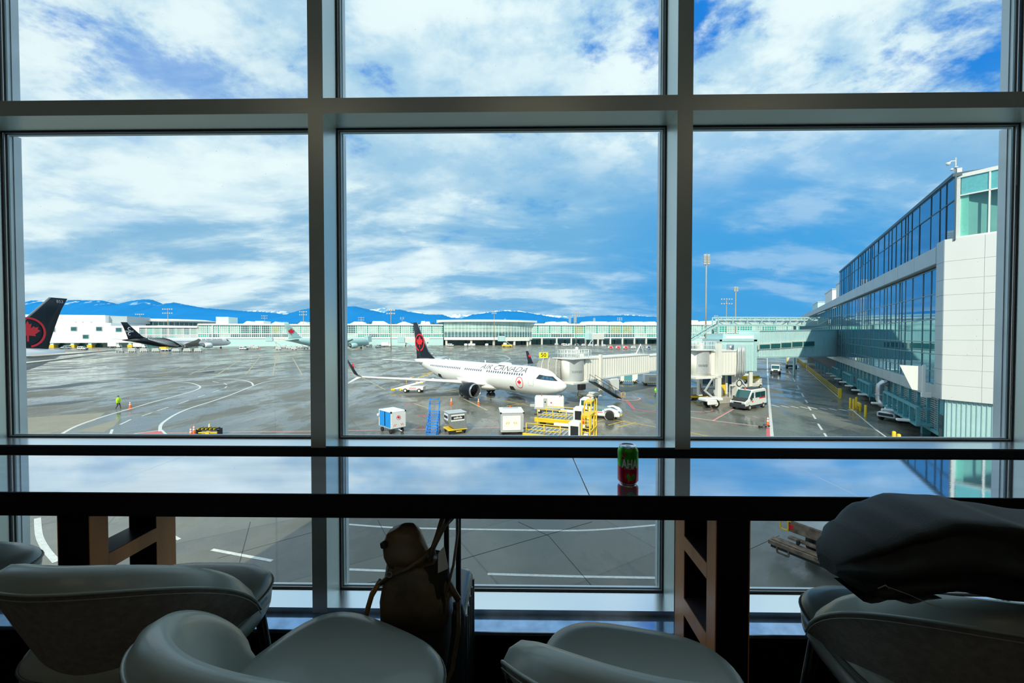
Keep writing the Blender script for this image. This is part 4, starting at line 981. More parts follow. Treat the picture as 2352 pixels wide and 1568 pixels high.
for z in (11.35, 11.95): m.bar((-61.2, -.24, z), (-57.4, -.24, z), .1, .26)
m.build('fin_scrolls', MATS['fern_white'], ac3)
spatch(T787, [(2.0, 5.0), (4.3, 5.2), (4.0, 6.5), (2.9, 6.2)], .03, 5).build('cockpit_mask', m_cmask, ac3)
me = text_mesh('AIR NEW ZEALAND', 1.5, bold=.01); wrap(T787, me, 14.5, 6.3, .04); me.materials.clear(); me.materials.append(m_text); o = bpy.data.objects.new('lettering', me); COL.objects.link(o); o.parent = ac3
wm = MB()
for i in range(50):
    s = 8+i*.8; q = [surf(T787, s+ds, ang(T787, s, 5.3)+da, .02) for ds, da in ((-.2, -.09), (.2, -.09), (.2, .09), (-.2, .09))]; k0 = len(wm.v); wm.v += [tuple(p) for p in q]; wm.f.append((k0, k0+1, k0+2, k0+3))
wm.build('cabin_windows', MATS['window_dark'], ac3)

# --- pale green airliner
m_pg = M('pale_green_livery', (.42, .66, .66), .35, coat=.4, var=.02)
tl4 = P(663, 770, 228); hd4 = AD(26); nz4 = tl4+hd4*60
ac4 = aircraft('airliner', 'pale green airliner with a red leaf on its fin, half hidden behind the left mullion', nz4, hd4, T787, 62.8, (19, 36, 2.6), fin8, wing8, stab8, (20, 9.9, 2.5, 1.7, 4.8), m_pg, m_pg, m_pg, m_silver)
gear(ac4, 33, 4.9, 3, .68, 2, .7); gear(ac4, 33, -4.9, 3, .68, 2, .7); gear(ac4, 7, 0, 2.6, .5, 1, .35)
m = MB(); poly = leaf_poly(2.3); fm = frame((-58.6, -.26, 11.2), (1, 0, 0), (0, 0, 1)); m.loft([[fm @ Vector((x, y, d)) for x, y in poly] for d in (0, .05)]); m.build('leaf_emblem', m_red, ac4)

# ================================================================ jet bridges
m_bw = M('cream_white_panel', (.80, .79, .74), .5, var=.03, scale=.5)
def tunnel(parent, a, b, w, z0, z1, mat, name='tunnel', rib=.6, roof=True, z0b=None, z1b=None):
    """corrugated box tunnel from a to b (local xy)"""
    a, b = Vector((*a, 0)), Vector((*b, 0)); d = (b-a); ln = d.length; d.normalize(); n = Vector((-d.y, d.x, 0)); m = MB()
    z0b = z0 if z0b is None else z0b; z1b = z1 if z1b is None else z1b
    m.loft([[p+n*sx*w/2+Vector((0, 0, zz_)) for sx, zz_ in ((-1, q0), (1, q0), (1, q1), (-1, q1))] for p, q0, q1 in ((a, z0, z1), (b, z0b, z1b))]); o = m.build(name, mat, parent)
    m = MB(); k_ = int(ln/rib)
    for i in range(k_):
        p = a+d*(i+.5)*ln/k_; t = (i+.5)/k_; q0, q1 = z0+(z0b-z0)*t, z1+(z1b-z1)*t
        for sx in (-1, 1):
            c = p+n*sx*(w/2); m.loft([[c+d*u+n*sx*v+Vector((0, 0, z)) for u, v in ((-rib*.22, 0), (-rib*.12, .07), (rib*.12, .07), (rib*.22, 0))] for z in (q0+.15, q1-.15)])
    m.build('corrugation', mat, o)
    if roof:
        m = MB(); m.loft([[p+n*sx*(w/2+.1)+Vector((0, 0, zz_)) for sx, zz_ in ((-1, q1-.06), (1, q1-.06), (1, q1+.12), (-1, q1+.12))] for p, q1 in ((a, z1), (b, z1b))]); m.build('roof_edge', mat, o)
        m = MB(); m.loft([[p+n*sx*(w/2+.06)+Vector((0, 0, zz_)) for sx, zz_ in ((-1, q0-.1), (1, q0-.1), (1, q0+.15), (-1, q0+.15))] for p, q0 in ((a, z0), (b, z0b))]); m.build('sill_edge', mat, o)
    return o
def wheelset(parent, x, y, r, ax='y'):
    for s in (-.7, .7):
        w = MB().lathe([(r*.5, -.2), (r*.95, -.2), (r, -.1), (r, .1), (r*.95, .2), (r*.5, .2)], 18, (x, y+s, r), ax='y', caps=True).build('wheel', m_blk2, parent); MB().lathe([(r*.5, -.21), (r*.5, .21)], 12, (x, y+s, r), ax='y', caps=True).build('hub', m_white2, w)
def rail(m, x0, x1, y0, y1, z, h=1.05, n=5, r=.03):
    cs = [(x0, y0), (x1, y0), (x1, y1), (x0, y1)]
    for (a, b), (c, d) in zip(cs, cs[1:]+cs[:1]):
        for hh in (h, h*.55): m.tube((a, b, z+hh), (c, d, z+hh), r, 5)
        for i in range(n): t = i/n; m.tube((a+(c-a)*t, b+(d-b)*t, z), (a+(c-a)*t, b+(d-b)*t, z+h), r, 5)
cabp = P(1313, 860, 57.2); tdir = Vector((18.4, 17, 0)).normalized(); rz = math.atan2(tdir.y, tdir.x)
jb = thing('jet_bridge', 'cream jet bridge with ribbed tunnel and grey canopy docked at the white airliner nose', 'jet bridge', (cabp.x, cabp.y, AZ), rz)
tunnel(jb, (1.3, 0), (19, 0), 2.9, 3.45, 6.45, m_bw); tunnel(jb, (18, 0), (36, 0), 2.5, 3.6, 6.2, m_bw, 'inner_tunnel')
MB().lathe([(1.75, 3.3), (1.75, 6.55)], 28, caps=True).build('cab', m_bw, jb)
m = MB(); m.loft([[(1.8*math.cos(a), 1.8*math.sin(a), z) for a in [R(-150+q*7) for q in range(12)]] for z in (3.5, 6.3)], closed=False, caps=False); m.build('cab_shutter', m_lgrey, jb)
m = MB()
for q in range(9): a = R(-138+q*6); m.bx(-.03, .03, -.02, .02, 4.6, 4.9, Matrix.Translation((1.83*math.cos(a), 1.83*math.sin(a), 0)))
m.build('cab_grille', m_grey, jb)
MB().cb(-2.0, 2.0, -2.0, 2.0, 6.5, 6.62, .02).build('cab_roof', m_bw, jb); MB().cb(-1.9, 1.6, -1.8, 1.8, 3.0, 3.35, .05).build('cab_floor', m_bw, jb)
m = MB(); rail(m, -1.5, 2.8, -1.3, 1.3, 6.6, 1.15, 6); rail(m, -1.6, .2, -1.3, .2, 6.6, 1.2, 5); m.tube((.9, -.2, 6.6), (.9, -.2, 8.0), .12, 8); m.build('roof_railing', m_white, jb)
MB().lathe([(.22, 0), (.22, .5), (.01, .6)], 12, (.9, -.2, 7.6)).build('roof_beacon', m_white, jb)
# accordion canopy toward the aircraft door (local -x/+y side)
door = ac1.matrix_basis @ Vector((-4.8, 1.75, 3.6)); dl = Matrix.Rotation(-rz, 3, 'Z') @ (Vector((door.x, door.y, 0))-Vector((cabp.x, cabp.y, 0))); dl.z = 0; dn = dl.normalized(); sn_ = Vector((-dn.y, dn.x, 0))
m = MB(); rings = []; nn = 22; Lc = dl.length+1.3
for i in range(nn+1):
    t = i/nn; d0 = 1.4+(Lc-1.4)*t; bul = .10 if i % 2 else 0; w = 1.75+bul; drop_ = .55*t*t; r_ = []
    prof = [(-w, 3.4), (-w, 5.2-drop_), (-w*.85, 6.0-drop_+bul), (-w*.5, 6.4-drop_+bul), (0, 6.65-drop_+bul), (w*.5, 6.4-drop_+bul), (w*.85, 6.0-drop_+bul), (w, 5.2-drop_), (w, 3.4)]
    rings.append([dn*d0+sn_*u+Vector((0, 0, v)) for u, v in prof])
m.loft(rings, closed=False, caps=False); m.build('accordion_canopy', M('canopy_fabric', (.33, .33, .31), .8, var=.15), jb)
m = MB()
for t in (.2, .5, .8): 
    r_ = rings[int(t*nn)]; m.path([p+(p-(dn*1.4+Vector((0, 0, 4.5)))).normalized()*.04 for p in r_], .035, 5)
m.build('canopy_hoops', m_white, jb)
# drive column
g = MB(); g.bx(4.3, 4.75, -1.95, -1.55, 1.2, 7.0); g.bx(4.3, 4.75, 1.55, 1.95, 1.2, 7.0); g.bx(4.25, 4.8, -1.95, 1.95, 3.1, 3.4); g.bx(4.2, 4.85, -2, 2, .9, 1.3); g.build('drive_column', m_bw, jb)
wheelset(jb, 4.5, 0, .55); MB().cb(3.3, 5.7, -1.1, 1.1, .7, 1.1, .1).build('bogie', m_bw, jb)
MB().cb(3.2, 4.0, .9, 1.4, .5, 1.0, .05).build('counterweight', m_yel, jb); MB().tube((2.3, 1, .6), (3.3, 1, .6), .25, 10).build('motor', m_white2, jb)
m = MB(); m.bar((1.2, -2.6, 3.3), (7.6, -2.9, .35), .9, .12)
for i in range(14): t = i/14; m.bx(1.3+6.2*t, 1.6+6.2*t, -3.2, -2.2, 3.25-2.9*t, 3.3-2.9*t)
for y in (-3.2, -2.25):
    m.tube((1.2, y, 4.3), (7.6, y-.2, 1.35), .03, 5); [m.tube((1.2+6.4*t, y-.2*t, 3.3-2.95*t), (1.2+6.4*t, y-.2*t, 4.3-2.95*t), .025, 5) for t in (0, .25, .5, .75, 1)]
m.build('service_stair', m_dk, jb)
m = MB(); m.tube((7.6, -3.3, .1), (7.6, -3.3, 1.2), .04, 5); m.tube((7.6, -3.3, 1.2), (8.6, -3.3, 1.2), .04, 5); m.tube((8.6, -3.3, 1.2), (8.6, -3.3, .1), .04, 5); m.tube((7.6, -3.3, .6), (8.6, -3.3, .6), .04, 5); m.build('stair_gate', m_yel, jb)
MB().cb(7.5, 9.0, -1.9, -1.3, 1.5, 3.2, .1).build('cable_box', m_lgrey, jb); MB().prism([(6.2, 3.1), (8.8, 3.1), (8.8, 1.4), (7.6, 1.4)], -2.1, -1.5, 'xz').build('ground_power_box', m_white, jb)
MB().cb(-.6, .6, -2.1, -1.5, 2.2, 3.0, .05).build('control_box', m_dk, jb); MB().path([(-.6, -1.8, 2.3), (-.9, -1.9, 1.9), (-1.0, -1.9, 1.5), (-.6, -1.9, 1.3)], .05, 6).build('hanging_cable', m_blk2, jb)
MB().path([(17.0, 0, 6.4), (18.6, 0, 8.2), (20, 0, 6.3)], .12, 5).build('roof_strut', m_bw, jb)
MB().lathe([(2.6, 3.2), (2.6, 6.8)], 24, (36.5, 0, 0), caps=True).build('rotunda', m_bw, jb); MB().lathe([(.6, 0), (.6, 3.2)], 14, (36.5, 0, 0), caps=True).build('rotunda_pillar', m_bw, jb)
sp50 = P(1248.5, 815.5, 57.5); sg50 = thing('gate_sign', 'yellow gate sign reading 50 on a thin post above the canopy', 'sign', (sp50.x, sp50.y, sp50.z-1.0), .05)
MB().tube((0, .05, 0), (0, .05, .7), .04, 6).build('post', m_lgrey, sg50); MB().cb(-.64, .64, 0, .12, .6, 1.42, .02).build('sign_board', M('sign_yellow', (.95, .80, .02), .4, var=.02), sg50)
flat_text('sign_text', '50', .80, m_text, sg50, frame((0, -.01, 1.01), (1, 0, 0), (0, 0, 1)), bold=.015)
# second bridge, with its cab to us
jb2 = thing('jet_bridge', 'unused cream jet bridge with a round cab beside the teal rotunda box', 'jet bridge', (*P(1602, 830, 57)[:2], AZ), math.atan2(2.4, 7.5))
tunnel(jb2, (1.1, 0), (6.9, 0), 2.7, 4.3, 7.6, m_bw, rib=.5); MB().lathe([(1.55, 4.1), (1.55, 7.75)], 28, caps=True).build('cab', m_bw, jb2)
m = MB(); m.loft([[(1.6*math.cos(a), 1.6*math.sin(a), z) for a in [R(-135+q*6) for q in range(14)]] for z in (4.5, 7.5)], closed=False, caps=False); m.build('cab_shutter', m_lgrey, jb2)
MB().cb(-1.8, 1.4, -1.8, 1.8, 7.7, 7.85, .03).build('cab_roof', m_bw, jb2); MB().cb(-1.7, 1.5, -1.7, 1.7, 3.8, 4.15, .03).build('cab_floor', m_bw, jb2)
m = MB()
for q in range(8): a = R(-125+q*6); m.bx(-.03, .03, -.02, .02, 5.5, 5.8, Matrix.Translation((1.64*math.cos(a), 1.64*math.sin(a), 0)))
m.build('cab_grille', m_grey, jb2)
m = MB(); rail(m, -1.6, 2.4, -1.4, 1.4, 7.8, 1.15, 6); m.build('roof_railing', m_white, jb2)
g = MB(); g.bx(1.7, 2.3, -2.0, -1.5, .9, 8.7); g.bx(1.7, 2.3, 1.5, 2.0, .9, 8.7); g.bx(1.6, 2.4, -2, 2, 3.9, 4.2); g.build('drive_column', m_bw, jb2)
wheelset(jb2, .2, -2.4, .6); MB().cb(-1.3, 1.5, -3.2, -1.6, .9, 1.35, .1).build('bogie', m_white, jb2); MB().cb(-1.3, .2, -3.5, -3.2, .5, 1.2, .1).build('drive_motor', m_white, jb2)
MB().cb(-.8, -.2, -3.25, -3.2, 1.0, 1.2, .01).build('yellow_plate', m_yel, jb2)
m = MB(); m.bar((1.1, -1.7, 3.9), (-.6, -2.1, 2.2), .18, .18); m.bar((-.7, -2.1, 2.3), (1.6, -2.2, .6), .22, .22); m.build('scissor_arm', m_lgrey, jb2)
m = MB(); m.path([(-.9, -1.8, 2.6), (-.5, -1.9, 1.8), (.2, -2.0, 1.5), (.9, -2, 1.7)], .09, 6); m.path([(-1.0, -1.7, 3.2), (-1.1, -1.9, 2.3), (-.6, -1.9, 1.6)], .07, 6); m.build('cable_bundle', m_blk2, jb2)
for x in (5.6, 6.35):
    m = MB()
    for dx, r_ in ((-.16, .15), (.16, .15)): m.path([(x+dx*.3, -1.75, 8.3), (x+dx, -1.8, 7.4), (x+dx, -1.85, 6.2), (x+dx*1.2, -1.8, 5.0), (x+dx, -1.75, 4.2)], r_, 8)
    m.build('air_hose', m_lgrey, jb2)
m = MB(); m.bx(6.6, 7.0, -1.4, 1.4, 4.3, 7.6); m.build('end_frame', m_lgrey, jb2); m = MB(); m.lathe([(.01, 8.55), (.45, 8.5), (.48, 7.75), (.45, 7.7)], 20, (4.9, -.9, 0)); m.build('roof_tank', m_silver, jb2)
MB().bx(6.2, 6.95, -.9, .0, .6, 4.3).build('main_pillar', m_bw, jb2); m = MB(); m.lathe([(.46, -.05), (.5, 0), (.46, .05)], 24, (0, 0, 0), ax='y'); 
MB().path([(6.55+.45*math.cos(R(a)), -.96, 2.9+.45*math.sin(R(a))) for a in range(0, 360, 20)], .05, 5, closed=True).build('cable_coil', m_blk2, jb2)
m = MB(); m.cb(2.6, 6.2, -.6, .3, 0, .85, .03); m.cb(6.2, 7.6, -.9, .5, 0, 1.0, .03); m.build('concrete_plinth', m_conc, jb2)
m = MB(); m.bar((5.2, -.6, 2.6), (6.3, -.6, 2.6), .2, .2); m.bar((5.2, -.6, 2.5), (5.2, -.6, .8), .1, .1); m.bar((7.1, -.8, 3.3), (8.9, -.8, 1.2), .15, .15); m.bar((7.1, -.8, 3.0), (7.1, -.8, 1.0), .12, .12); m.build('pillar_bracing', m_white, jb2)
MB().cb(5.4, 7.9, -1.3, .9, 3.95, 4.25, .04).build('pillar_head', m_bw, jb2)
# teal rotunda box + link bridge to the wing
ro = P(1653, 800, 64); rot = thing('rotunda_box', 'pale teal ribbed box where the jet bridge meets the link corridor', 'bridge box', (ro.x, ro.y, AZ), 0)
wB = P(1738, 800, 64).x-ro.x; zT, zB_ = P(1700, 768, 64).z-AZ, P(1700, 852, 64).z-AZ
MB().bx(0, wB, 0, 6, zB_, zT-.7).build('box_wall', m_mint, rot); MB().bx(.7, wB-.15, .4, 6.1, zT-.8, zT+.15).build('roof_upstand', m_mint, rot); MB().bx(1.2, wB-.3, .35, .45, zT-.6, zT-.2).build('roof_light', m_white, rot)
m = MB()
for i in range(18): m.bx(.5+i*(wB-1.3)/17, .6+i*(wB-1.3)/17, -.06, 0, zB_+.1, zT-1.6)
m.build('wall_ribs', m_steelt, rot)
m = MB(); m.bx(.0, wB, -.12, 0, zT-1.1, zT-.7); m.bx(0, .3, -.12, 0, zB_, zT-.8); m.bx(wB-.5, wB, -.12, 0, zB_, zT-.8); m.build('box_frame', m_steelt, rot)
m = MB(); m.bx(wB-1.0, wB-.45, .2, .7, 0, zB_); m.bx(wB-1.0, wB-.45, 5, 5.5, 0, zB_); m.bx(1.2, 1.6, 4, 4.5, 0, zB_); m.bx(2.6, 2.9, 3, 3.4, 0, zB_); m.build('box_legs', m_white2, rot)
for x in (wB-.7,): MB().cb(x-.4, x+.4, .1, .85, 0, 1.0, .05).build('yellow_base', m_yel, rot)
la, lb = Vector((ro.x+wB, 66.2, 0)), TW(114, 12.8); ld = (lb-la); ll = ld.length; lz = math.atan2(ld.y, ld.x)
lk = thing('link_bridge', 'teal enclosed link bridge with a ribbon window crossing the service road', 'bridge', (la.x, la.y, AZ), lz)
zc0, zc1, zd0, zd1 = P(1745, 819.5, 66.5).z-AZ, P(1745, 760, 66.5).z-AZ, P(1918, 817, 90).z-AZ, P(1918, 757.5, 90).z-AZ
tunnel(lk, (0, 0), (ll, 0), 3.2, zc0, zc1, m_mint, 'corridor', .55, True, zd0, zd1)
laz = math.degrees(math.atan2(ld.x, ld.y)); nl = Vector((ld.y, -ld.x, 0)).normalized()*1.6
def LP(px, py): s, z = WL(px, py, la+nl, laz); return s, z-AZ
e = [(1741, 791), (1767, 789), (1791, 787), (1816, 785), (1842, 784), (1869, 782)]
for (a, ya), (b, yb) in zip(e, e[1:]):
    s0_, z1_ = LP(a+1, ya+.5); s1_, _ = LP(b-1, yb); _, z0_ = LP(a, ya+9.5 if a < 1750 else ya+11)
    fr = MB().bx(s0_-.15, s1_+.15, -1.75, -1.6, z0_-.15, z1_+.15).build('window_frame', m_white2, lk); MB().bx(s0_+.05, s1_-.05, -1.8, -1.74, z0_, z1_).build('pane', M('bridge_window_glass', (.04, .24, .24), .08, .3, spec=1.), fr)
# truss walkway above
ta, tb = P(1643, 740, 96), TW(124, 12.7, 0); td = Vector((tb.x-ta.x, tb.y-ta.y, 0)); tl_ = td.length
tw = thing('truss_walkway', 'pale steel truss walkway above the teal link bridge', 'walkway', (ta.x, ta.y, AZ), math.atan2(td.y, td.x))
z1_, z0_ = P(1643, 728.5, 96).z-AZ, P(1643, 746.5, 96).z-AZ
for y in (-1.2, 1.2):
    m = MB(); m.bx(0, tl_, y-.1, y+.1, z1_-.15, z1_+.1); m.bx(0, tl_, y-.12, y+.12, z0_-.2, z0_+.15); n = 8
    for i in range(n+1): x = tl_*i/n; m.bx(x-.12, x+.12, y-.09, y+.09, z0_, z1_)
    m.build('side_truss', m_steelt, tw)
    for i in range(n):
        x = tl_*i/n; x2 = tl_*(i+1)/n; p, q = ((x, z1_), (x2, z0_)) if i < 4 else ((x, z0_), (x2, z1_)); MB().bar((p[0], y, p[1]), (q[0], y, q[1]), .1, .12).build('diagonal', m_steelt, tw)
MB().bx(0, tl_, -1.1, 1.1, z0_-.15, z0_).build('deck', m_grey, tw)
MB().bx(0, tl_, -.02, .02, z0_+.1, z1_-.4).build('mesh_screen', M('grey_mesh', (.55, .66, .66), .6), tw)
m = MB(); m.bx(-.2, .2, -1.2, -.8, 0, z0_); m.bx(-.2, .2, .8, 1.2, 0, z0_); m.bx(tl_*.7-.2, tl_*.7+.2, -.2, .2, 0, z0_); m.build('walkway_legs', m_steelt, tw)
m = MB(); m.bar((0, -1, z0_), (-9, -1, z0_-5.2), .25, .35); m.bar((0, 1, z0_), (-9, 1, z0_-5.2), .25, .35)
for i in range(24): t = i/24; m.bx(-9*t-.3, -9*t, -1, 1, z0_-5.2*t-.05, z0_-5.2*t)
for y in (-1, 1): m.bar((0, y, z0_+1.1), (-9, y, z0_-4.1), .08, .08); [m.bar((-9*t, y, z0_-5.2*t), (-9*t, y, z0_+1.1-5.2*t), .05, .05) for t in (.15, .3, .45, .6, .75, .9)]
m.build('stair_flight', m_steelt, tw)
# far jet bridges along the concourse
def farbridge(pxa, pxb, Y_, ybot, ytop, label, cabm=m_mint, stair=True, flip=1):
    a, b = P(pxa, 770, Y_), P(pxb, 770, Y_+12); t = thing('jet_bridge', label, 'jet bridge', (a.x, a.y, AZ), math.atan2(b.y-a.y, b.x-a.x)); ln = (b-a).length
    z0, z1 = P(pxa, ybot, Y_).z-AZ, P(pxa, ytop, Y_).z-AZ
    MB().bx(1, ln, -1.5, 1.5, z0, z1).build('tunnel', m_bw, t); MB().cb(-2.2, 2.4, -2.2, 2.2, z0-.3, z1+.9, .2).build('cab', cabm, t)
    m = MB(); m.bx(4, 4.6, -1.6, -1.1, 0, z0); m.bx(4, 4.6, 1.1, 1.6, 0, z0); m.bx(ln-1.5, ln-.5, -.5, .5, 0, z0); m.build('legs', m_bw, t); wheelset(t, 4.3, 0, .7)
    if stair: MB().bar((3, -2.3, z0), (3+6*flip, -2.6, .2), .9, .3).build('stair', m_steelt, t)
    return t
farbridge(618, 703, 290, 783, 776, 'low white far jet bridge in front of the pale green airliner')
farbridge(845, 790, 330, 784, 774, 'far jet bridge with teal stairs at the left edge of the middle pane', m_steelt)
farbridge(921, 985, 320, 786, 776, 'far jet bridge with pale teal cab just left of the black tail fin')
farbridge(1151, 1214, 330, 783, 774, 'far jet bridge with tall teal cab under the curved glass hall')
farbridge(1351, 1385, 340, 779, 767, 'far jet bridge with teal box and stairs right of the curved hall', flip=-1)
# ================================================================ ground vehicles and equipment
def wheel4(t, xs, y, r, hub=m_white2, wd=.16):
    for x in xs:
        for sg_ in (-1, 1):
            w = MB().lathe([(r*.55, -wd), (r*.93, -wd), (r, -wd*.6), (r, wd*.6), (r*.93, wd), (r*.55, wd)], 18, (x, sg_*y, r), ax='y', caps=True).build('wheel', m_blk2, t)
            MB().lathe([(r*.55, -wd*1.06), (r*.55, wd*1.06)], 12, (x, sg_*y, r), ax='y', caps=True).build('hub', hub, w)
def azr(a): return R(90-a)          # heading azimuth -> rotation of a thing whose front is +x
m_vglass = M('vehicle_glass', (.02, .10, .11), .06, .2, spec=1.)
m_bump = M('black_plastic', (.03, .035, .04), .5)
def van(label, p, az_, L_=5.6, W=2.0, H_=2.5, mats=(m_white, m_bump), hood=m_white, cat='van', rear_win=True, name='van'):
    t = thing(name, label, cat, (p[0], p[1], AZ), azr(az_)); hw = W/2; k = H_/2.5
    x0, x1 = -L_/2, L_/2
    side = [(x0, .55), (x0+.05, H_*.95), (x0+.3, H_), (x1-2.05, H_), (x1-1.75, H_*.95), (x1-.95, H_*.56), (x1-.12, H_*.44), (x1, H_*.36), (x1, .5)]
    m = MB(); rings = []
    for y, k_ in ((-hw, .93), (-hw*.94, 1), (hw*.94, 1), (hw, .93)):
        rings.append([(x*(.995 if abs(y) == hw else 1), y if z < H_*.55 else y*.93, .5+(z-.5)*(k_ if z > H_*.9 else 1)) for x, z in side])
    m.loft(rings); m.build('body', mats[0], t, bevel=.04)
    MB().cb(x0-.06, x1+.08, -hw-.02, hw+.02, .28, .62, .05).build('lower_trim', mats[1], t)
    MB().cb(x1-.02, x1+.12, -hw*.98, hw*.98, .35, .85, .05).build('front_bumper', mats[1], t); MB().cb(x1-.0, x1+.06, -hw*.5, hw*.5, .80, 1.05, .02).build('grille', m_dk, t)
    for s in (-1, 1):
        MB().cb(x1-.22, x1+.03, s*hw*.62-.22, s*hw*.62+.22, .82, 1.06, .03).build('headlight', m_lgrey, t)
        MB().cb(x1-1.35, x1-1.2, s*(hw+.12)-.1, s*(hw+.12)+.1, 1.25*k, 1.6*k, .03).build('mirror', mats[1], t)
        MB().prism([(x1-2.15, H_*.58), (x1-2.15, H_*.86), (x1-1.75, H_*.86), (x1-1.15, H_*.58)], s*hw*.965, s*hw*.985, 'xz').build('door_window', m_vglass, t)
        n = max(1, int((L_-3.0)/1.1)); a = x0+.35; w_ = (L_-2.6-.3)/n
        if rear_win:
            for i in range(n): MB().cb(a+i*w_+.05, a+(i+1)*w_-.02, s*hw*.97-.02, s*hw*.97+.02, H_*.58, H_*.86, .01).build('side_window', m_vglass, t)
    MB().loft([[(x1-1.78, y, H_*.93), (x1-.98, y, H_*.57), (x1-.93, y, H_*.60), (x1-1.72, y, H_*.965)] for y in (-hw*.82, hw*.82)]).build('windscreen', m_vglass, t)
    MB().loft([[(x1-.93, y, H_*.56), (x1-.10, y, H_*.445), (x1-.10, y, H_*.475), (x1-.93, y, H_*.60)] for y in (-hw*.85, hw*.85)]).build('bonnet', hood, t)
    if rear_win: MB().cb(x0-.02, x0+.04, -hw*.8, hw*.8, H_*.58, H_*.86, .01).build('rear_window', m_vglass, t)
    wheel4(t, (x0+1.0, x1-.95), hw*.93, .35, m_lgrey)
    return t
v1 = van('white passenger van with black bonnet and bumper parked beside the service road', G(1719, 936), 236, 5.6, 2.05, 2.6, hood=m_bump)
MB().cb(-2.2, .8, -.7, .7, 2.6, 2.68, .03).build('roof_rack', m_dk, v1); MB().lathe([(.1, 2.62), (.1, 2.78), (.01, 2.8)], 10, (.9, 0, 0)).build('beacon', m_orange, v1)
m = MB(); [m.bx(-2.4+i*.28, -2.2+i*.28, 1.0, 1.045, 1.35, 1.5) for i in range(6)]; m.build('red_lettering', m_red, v1); MB().cb(.9, 1.1, 1.0, 1.05, 1.0, 1.2, .01).build('door_emblem', m_red, v1)
v2 = van('white van with lit headlamps driving toward us on the wet service road', G(1781, 857), 212, 5.4, 2.0, 2.1)
em = bpy.data.materials.new('headlamp_light'); em.use_nodes = True; em.node_tree.nodes['Principled BSDF'].inputs['Emission Color'].default_value = (1, .75, .45, 1); em.node_tree.nodes['Principled BSDF'].inputs['Emission Strength'].default_value = 5
for s in (-1, 1): MB().lathe([(.01, 2.80), (.12, 2.79), (.12, 2.7)], 10, (0, s*.62, .94), ax='x').build('headlamp', em, v2)
def boxtruck(label, p, az_, L_=7.5, W=2.5, H_=3.8, name='box_truck', boxm=m_white, cabm=m_white):
    t = thing(name, label, 'truck', (p[0], p[1], AZ), azr(az_))
    MB().cb(-L_/2, L_/2-2.1, -W/2, W/2, 1.1, H_, .05).build('cargo_box', boxm, t); MB().cb(-L_/2+.1, L_/2, -.5, .5, .6, 1.08, .03).build('chassis', m_dk, t)
    MB().prism([(L_/2-2.0, .7), (L_/2-2.0, 2.7), (L_/2-.6, 2.7), (L_/2-.15, 1.7), (L_/2, 1.5), (L_/2, .6)], -W/2+.1, W/2-.1, 'xz').build('cab', cabm, t, bevel=.05)
    MB().loft([[(L_/2-.58, y, 2.6), (L_/2-.2, y, 1.75), (L_/2-.16, y, 1.78), (L_/2-.54, y, 2.62)] for y in (-W*.4, W*.4)]).build('windscreen', m_vglass, t)
    MB().cb(-L_/2-.05, -L_/2+.02, -.9, .9, 1.6, 2.3, .02).build('rear_panel', m_lgrey, t); MB().cb(-L_/2-.3, -L_/2, -W/2, W/2, .55, 1.0, .04).build('rear_bumper', m_dk, t)
    for s in (-1, 1): MB().cb(-L_/2-.08, -L_/2, s*W*.42-.1, s*W*.42+.1, 1.15, 1.35, .02).build('tail_light', m_red, t)
    wheel4(t, (-L_/2+1.6, L_/2-1.2), W/2-.2, .5, m_lgrey, .22); return t
bt = boxtruck('white box truck seen from behind on the far service road', G(1817, 845), 31.7); MB().cb(-3.85, -3.75, 1.0, 1.25, 1.2, 3.7, .02).build('yellow_edge', m_yel, bt)
# catering truck under the table, cropped by the jacket
a_, b_ = G(1768, 1238, AZ+.75), G(1880, 1282, AZ+.75); hd = (a_-b_); hd.z = 0; rd = (b_-a_).normalized(); fw = Vector((-rd.y, rd.x, 0))
ct = thing('catering_truck', 'rusty old truck tail with white box body seen under the table at right', 'truck', (a_.x, a_.y, AZ), math.atan2(rd.y, rd.x))
m_rust = M('rusty_steel', (.20, .14, .10), .8, var=.5, scale=4)
MB().prism([(0, -.15), (0, .35), (.25, .45), (3.0, .45), (3.0, -.15)], .62, .78, 'xy').build('rear_step', m_rust, ct); MB().cb(.5, 2.0, .5, .75, .85, .95, .02).build('tread_plate', m_rust, ct)
MB().bx(.05, 3.0, -.02, .03, .45, .78).build('step_face', m_dk, ct)
m = MB(); m.bar((.3, .0, .62), (.3, .0, .3), .06, .06); m.bar((.75, 0, .62), (.75, 0, .3), .06, .06); m.bar((.3, 0, .3), (.75, 0, .3), .06, .06); m.build('step_loop', m_rust, ct)
for x in (.95, 1.9): MB().cb(x-.06, x+.06, .35, .5, .8, 1.0, .02).build('rubber_buffer', m_dk, ct)
MB().cb(.5, 3.0, .7, 8.0, 1.6, 4.2, .04).build('box_body', M('worn_white_panel', (.78, .82, .84), .6, var=.15, scale=2), ct); MB().cb(.45, 3.0, .62, .72, 1.15, 1.65, .03).build('tail_beam', m_rust, ct)
MB().cb(.52, .68, .60, .66, 1.25, 1.5, .02).build('tail_light', m_red, ct)
m = MB(); m.bar((.2, .55, 1.6), (.2, .55, 1.2), .05, .05); m.bar((.5, .55, 1.6), (.5, .55, 1.2), .05, .05); m.bar((.2, .55, 1.2), (.5, .55, 1.2), .05, .05); m.bar((.0, .6, 1.7), (.6, .6, 1.7), .06, .2); m.build('yellow_loop', m_yel, ct)
MB().cb(2.0, 2.06, .66, .7, 1.7, 4.1, .01).build('door_hinge_post', m_rust, ct); MB().cb(2.5, 3.02, .66, .7, 1.9, 4.15, .01).build('green_panel', M('green_paint', (.02, .35, .12), .5), ct)
wheel4(ct, (), 1, .5)
